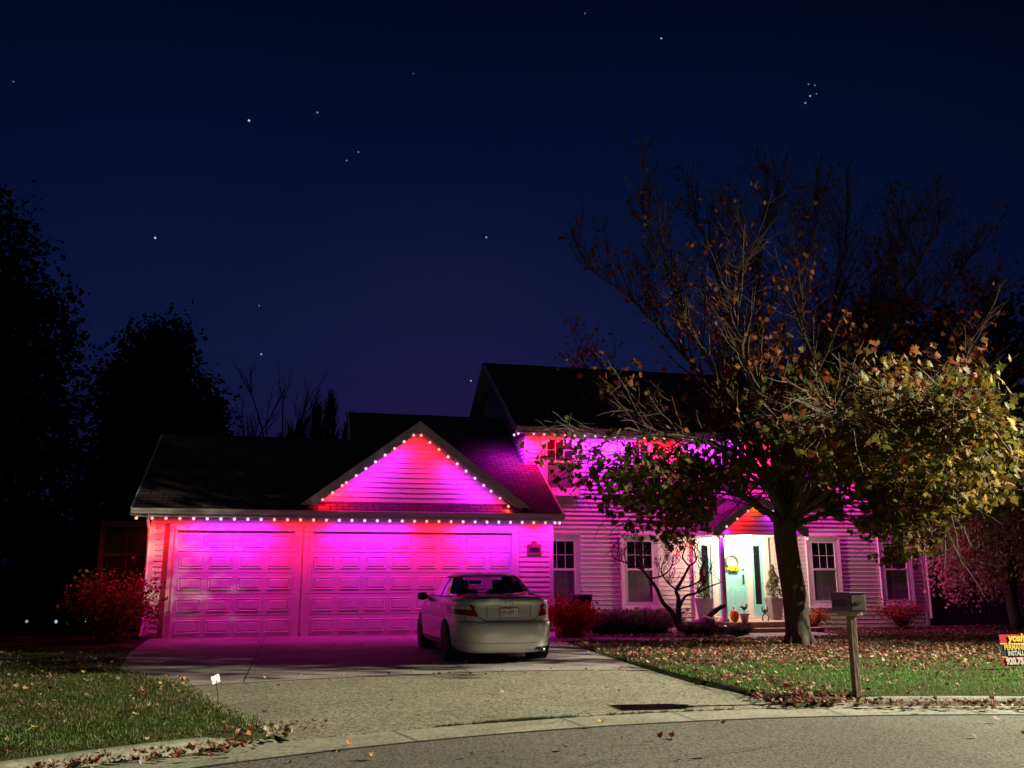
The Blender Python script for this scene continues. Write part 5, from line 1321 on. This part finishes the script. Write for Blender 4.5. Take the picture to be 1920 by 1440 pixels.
# lamps
for s_ in (-1, 1):
    mb = MB(T); v, f_ = patch((s_*.50, .745), (s_*.875, .79), (s_*.875, .93), (s_*.60, .945), 'y', .008, 16, 8); mb.add(v, f_)
    tl = mb.build('tail_light', M['redlens'], car, smooth=True)
    mb = MB(T); v, f_ = patch((.17, .80), (.33, .83), (.29, .925), (.18, .93), 'x', .008, 10, 6, s_); mb.add(v, f_); mb.build('side_lens', M['redlens'], tl, smooth=True)
    mb = MB(T); v, f_ = patch((s_*.60, .865), (s_*.83, .865), (s_*.85, .925), (s_*.64, .93), 'y', .013, 12, 4); mb.add(v, f_); mb.build('reversing_lens', M['clearlens'], tl, smooth=True)
def strip(name, pts, ax, m_, w_=.008, off=.004, sgn=1, par=None):
    mb = MB(T)
    for p, q in zip(pts, pts[1:]):
        d = Vector((q[0]-p[0], q[1]-p[1])); d.normalize(); n_ = Vector((-d.y, d.x))*w_/2
        v, f_ = patch((p[0]-n_.x, p[1]-n_.y), (q[0]-n_.x, q[1]-n_.y), (q[0]+n_.x, q[1]+n_.y), (p[0]+n_.x, p[1]+n_.y), ax, off, 6, 1, sgn); mb.add(v, f_)
    return mb.build(name, m_, par or car)
strip('boot_seam', [(-.50, .74), (-.42, .70), (-.38, .675), (0, .668), (.38, .675), (.42, .70), (.50, .74)], 'y', M['plastic'], .012)
strip('boot_lip', [(-.78, .965), (-.5, .995), (0, 1.005), (.5, .995), (.78, .965)], 'y', M['paint'], .02, .012)
strip('bumper_crease', [(-.86, .36), (-.6, .335), (0, .33), (.6, .335), (.86, .36)], 'y', M['plastic'], .006, .003)
strip('boot_recess', [(-.36, .72), (-.38, .93), (-.12, .935)], 'y', M['plastic'], .007); strip('boot_recess', [(.36, .72), (.38, .93), (.12, .935)], 'y', M['plastic'], .007)
for s_ in (-1, 1):
    strip('door_seam', [(1.95, 1.03), (1.95, .6), (2.0, .30)], 'x', M['plastic'], .009, .003, s_); strip('door_seam', [(3.25, 1.0), (3.28, .6), (3.2, .30)], 'x', M['plastic'], .009, .003, s_)
    strip('door_seam', [(1.2, 1.0), (1.35, .75), (1.48, .5), (1.5, .31)], 'x', M['plastic'], .009, .003, s_); strip('bumper_seam', [(.28, .80), (.30, .66), (.72, .645)], 'x', M['plastic'], .007, .003, s_)
    strip('sill_moulding', [(1.5, .30), (3.4, .30)], 'x', M['plastic'], .02, .006, s_)
    for yy_ in (1.62, 2.72):
        mb = MB(T); v, f_ = patch((yy_-.08, .86), (yy_+.08, .86), (yy_+.08, .89), (yy_-.08, .89), 'x', .03, 6, 2, s_); mb.add(v, f_)
        v2, f2 = patch((yy_-.1, .85), (yy_+.1, .85), (yy_+.1, .9), (yy_-.1, .9), 'x', .004, 6, 2, s_); mb.add(v2, f2); k = len(v)
        mb.build('door_handle', M['chrome'], car)
    # mirror
    mb = MB(T); mb.lathe([(0, -.075), (.06, -.06), (.085, -.02), (.088, .03), (.06, .07), (0, .08)], (s_*.98, 3.05, 1.02), 14, 1.15, .75); mb.tube([(s_*.84, 3.07, 1.0), (s_*.92, 3.06, 1.0)], .03, 8); mb.build('mirror', M['plastic'], car, smooth=True)
# emblem: three ovals
mb = MB(T)
def oval(cx_, cz_, a_, b_):
    pts = []
    for i in range(33):
        an = 2*math.pi*i/32; h_ = bvh.ray_cast(Vector((cx_+a_*math.cos(an), -2, cz_+b_*math.sin(an))), Vector((0, 1, 0))); pts.append(h_[0]+Vector((0, -.01, 0)))
    mb.tube(pts, .008, 6)
oval(0, .945, .073, .048); oval(0, .957, .042, .018); oval(0, .943, .017, .040)
mb.build('emblem', M['chrome'], car, smooth=True)
# plate
ry_ = bvh.ray_cast(Vector((0, -2, .80)), Vector((0, 1, 0)))[0].y-.012
mb = MB(T); mb.box(-.158, .158, ry_-.006, ry_+.01, .735, .895); mb.build('plate_frame', M['plastic'], car)
mb = MB(T); mb.box(-.15, .15, ry_-.009, ry_-.0065, .742, .888); plate = mb.build('number_plate', M['whitep'], car)
mb = MB(T); mb.box(-.14, .07, ry_-.0115, ry_-.0095, .866, .882); mb.build('plate_band', M['platered'], plate)
text_mesh('971-KPT', .098, 'plate_characters', M['platemark'], plate, T @ Matrix(((1, 0, 0, -.135), (0, 0, -1, ry_-.0115), (0, 1, 0, .775), (0, 0, 0, 1))), .001, .001, xs=.62)
text_mesh('XLE', .04, 'badge', M['chrome'], car, T @ Matrix(((1, 0, 0, .40), (0, 0, -1, bvh.ray_cast(Vector((.43, -2, .72)), Vector((0, 1, 0)))[0].y-.006), (0, 1, 0, .715), (0, 0, 0, 1))), .001, .002)
# wheels
for s_ in (-1, 1):
    for wy in WY:
        cx_ = s_*.80; mb = MB(T)
        mb.lathe([(.19, -.10), (.29, -.105), (.325, -.085), (.333, -.05), (.333, .05), (.325, .085), (.29, .105), (.215, .10), (.2, .07)], (cx_, wy, .333), 40, axis='x'); wh = mb.build('wheel', M['tyre'], car, smooth=True)
        mb = MB(T); o_ = .085*s_
        mb.lathe([(.215, o_), (.205, o_*1.02), (.19, o_*.7), (.19, -o_), (.02, -o_*.9)], (cx_, wy, .333), 32, axis='x')
        mb.lathe([(.0, o_*.95), (.05, o_*.9), (.06, o_*.4)], (cx_, wy, .333), 16, axis='x')
        for k in range(7):
            an = 2*math.pi*k/7; c_, d_ = math.cos(an), math.sin(an); tx_ = Vector((0, -d_, c_)); rd = Vector((0, c_, d_)); b0 = Vector((cx_+o_*.75, wy, .333))
            P = [b0+rd*.04-tx_*.028, b0+rd*.04+tx_*.028, b0+rd*.205+tx_*.022, b0+rd*.205-tx_*.022]; mb.add(P+[p+Vector((-s_*.03, 0, 0)) for p in P], [(0, 1, 2, 3), (7, 6, 5, 4), (0, 4, 5, 1), (1, 5, 6, 2), (2, 6, 7, 3), (3, 7, 4, 0)])
        mb.build('rim', M['alloy'], wh)
        # arch lip and liner
        mb = MB(T); pts = []
        for k in range(25):
            an = math.pi*(-.12+1.24*k/24); yy_, zz = wy+.368*math.cos(an), .33+.368*math.sin(an)
            if zz < .2: continue
            h_ = bvh.ray_cast(Vector((s_*2, yy_, max(.22, zz))), Vector((-s_, 0, 0))); pts.append(Vector((h_[0].x-s_*.004, yy_, zz)))
        mb.tube(pts, .013, 6); mb.build('wheel_arch', M['paint'], car, smooth=True)
        mb = MB(T); mb.lathe([(.368, -.02*s_), (.366, -.30*s_), (.02, -.31*s_)], (s_*.9, wy, .34), 32, axis='x'); mb.build('arch_liner', M['dark'], car)
# underside, exhaust
mb = MB(T); mb.box(-.55, .55, .3, 4.5, .17, .26); mb.box(-.80, .80, 1.5, 3.4, .18, .30); mb.box(-.45, .45, 1.0, 1.16, .28, .36); mb.build('underbody', M['dark'], car)
mb = MB(T); mb.tube([(.58, .08, .21), (.58, .7, .24)], .035, 12); mb.tube([(.2, .5, .24), (.6, .55, .24)], .08, 12); mb.build('exhaust', M['metal'], car, smooth=True)
mb = MB(T); v, f_ = patch((.42, .22), (.80, .20), (.80, .26), (.46, .27), 'y', .004, 8, 3); mb.add(v, f_); mb.build('bumper_cutout', M['plastic'], car)
# cabin inside
mb = MB(T); mb.box(-.70, .70, .55, 1.0, .95, 1.0); mb.box(-.66, .66, 1.05, 1.3, .7, 1.08); mb.build('rear_seat', M['plastic'], car)
for x in (-.42, 0, .42):
    mb = MB(T); mb.bbox(x-.12, x+.12, 1.12, 1.22, 1.05, 1.17, .03); mb.build('headrest', M['plastic'], car)
for x in (-.36, .36):
    mb = MB(T); mb.bbox(x-.24, x+.24, 2.2, 2.35, .6, 1.15, .06); mb.bbox(x-.12, x+.12, 2.22, 2.32, 1.14, 1.33, .03); mb.build('front_seat', M['plastic'], car)
mb = MB(T); mb.bbox(-.7, .7, 3.2, 3.6, .8, 1.02, .04); mb.build('dashboard', M['plastic'], car)
mb = MB(T); mb.bbox(-.12, .12, 2.76, 2.8, 1.25, 1.32, .01); mb.build('rear_view_mirror', M['plastic'], car)

# ------------------------------------------------------------------ render settings
sc.view_settings.view_transform = 'Standard'; sc.view_settings.look = 'None'; sc.view_settings.exposure = 0
sc.render.engine = 'CYCLES'; sc.cycles.use_denoising = True; sc.cycles.sample_clamp_indirect = 3; sc.cycles.max_bounces = 6
sc.cycles.use_light_tree = True
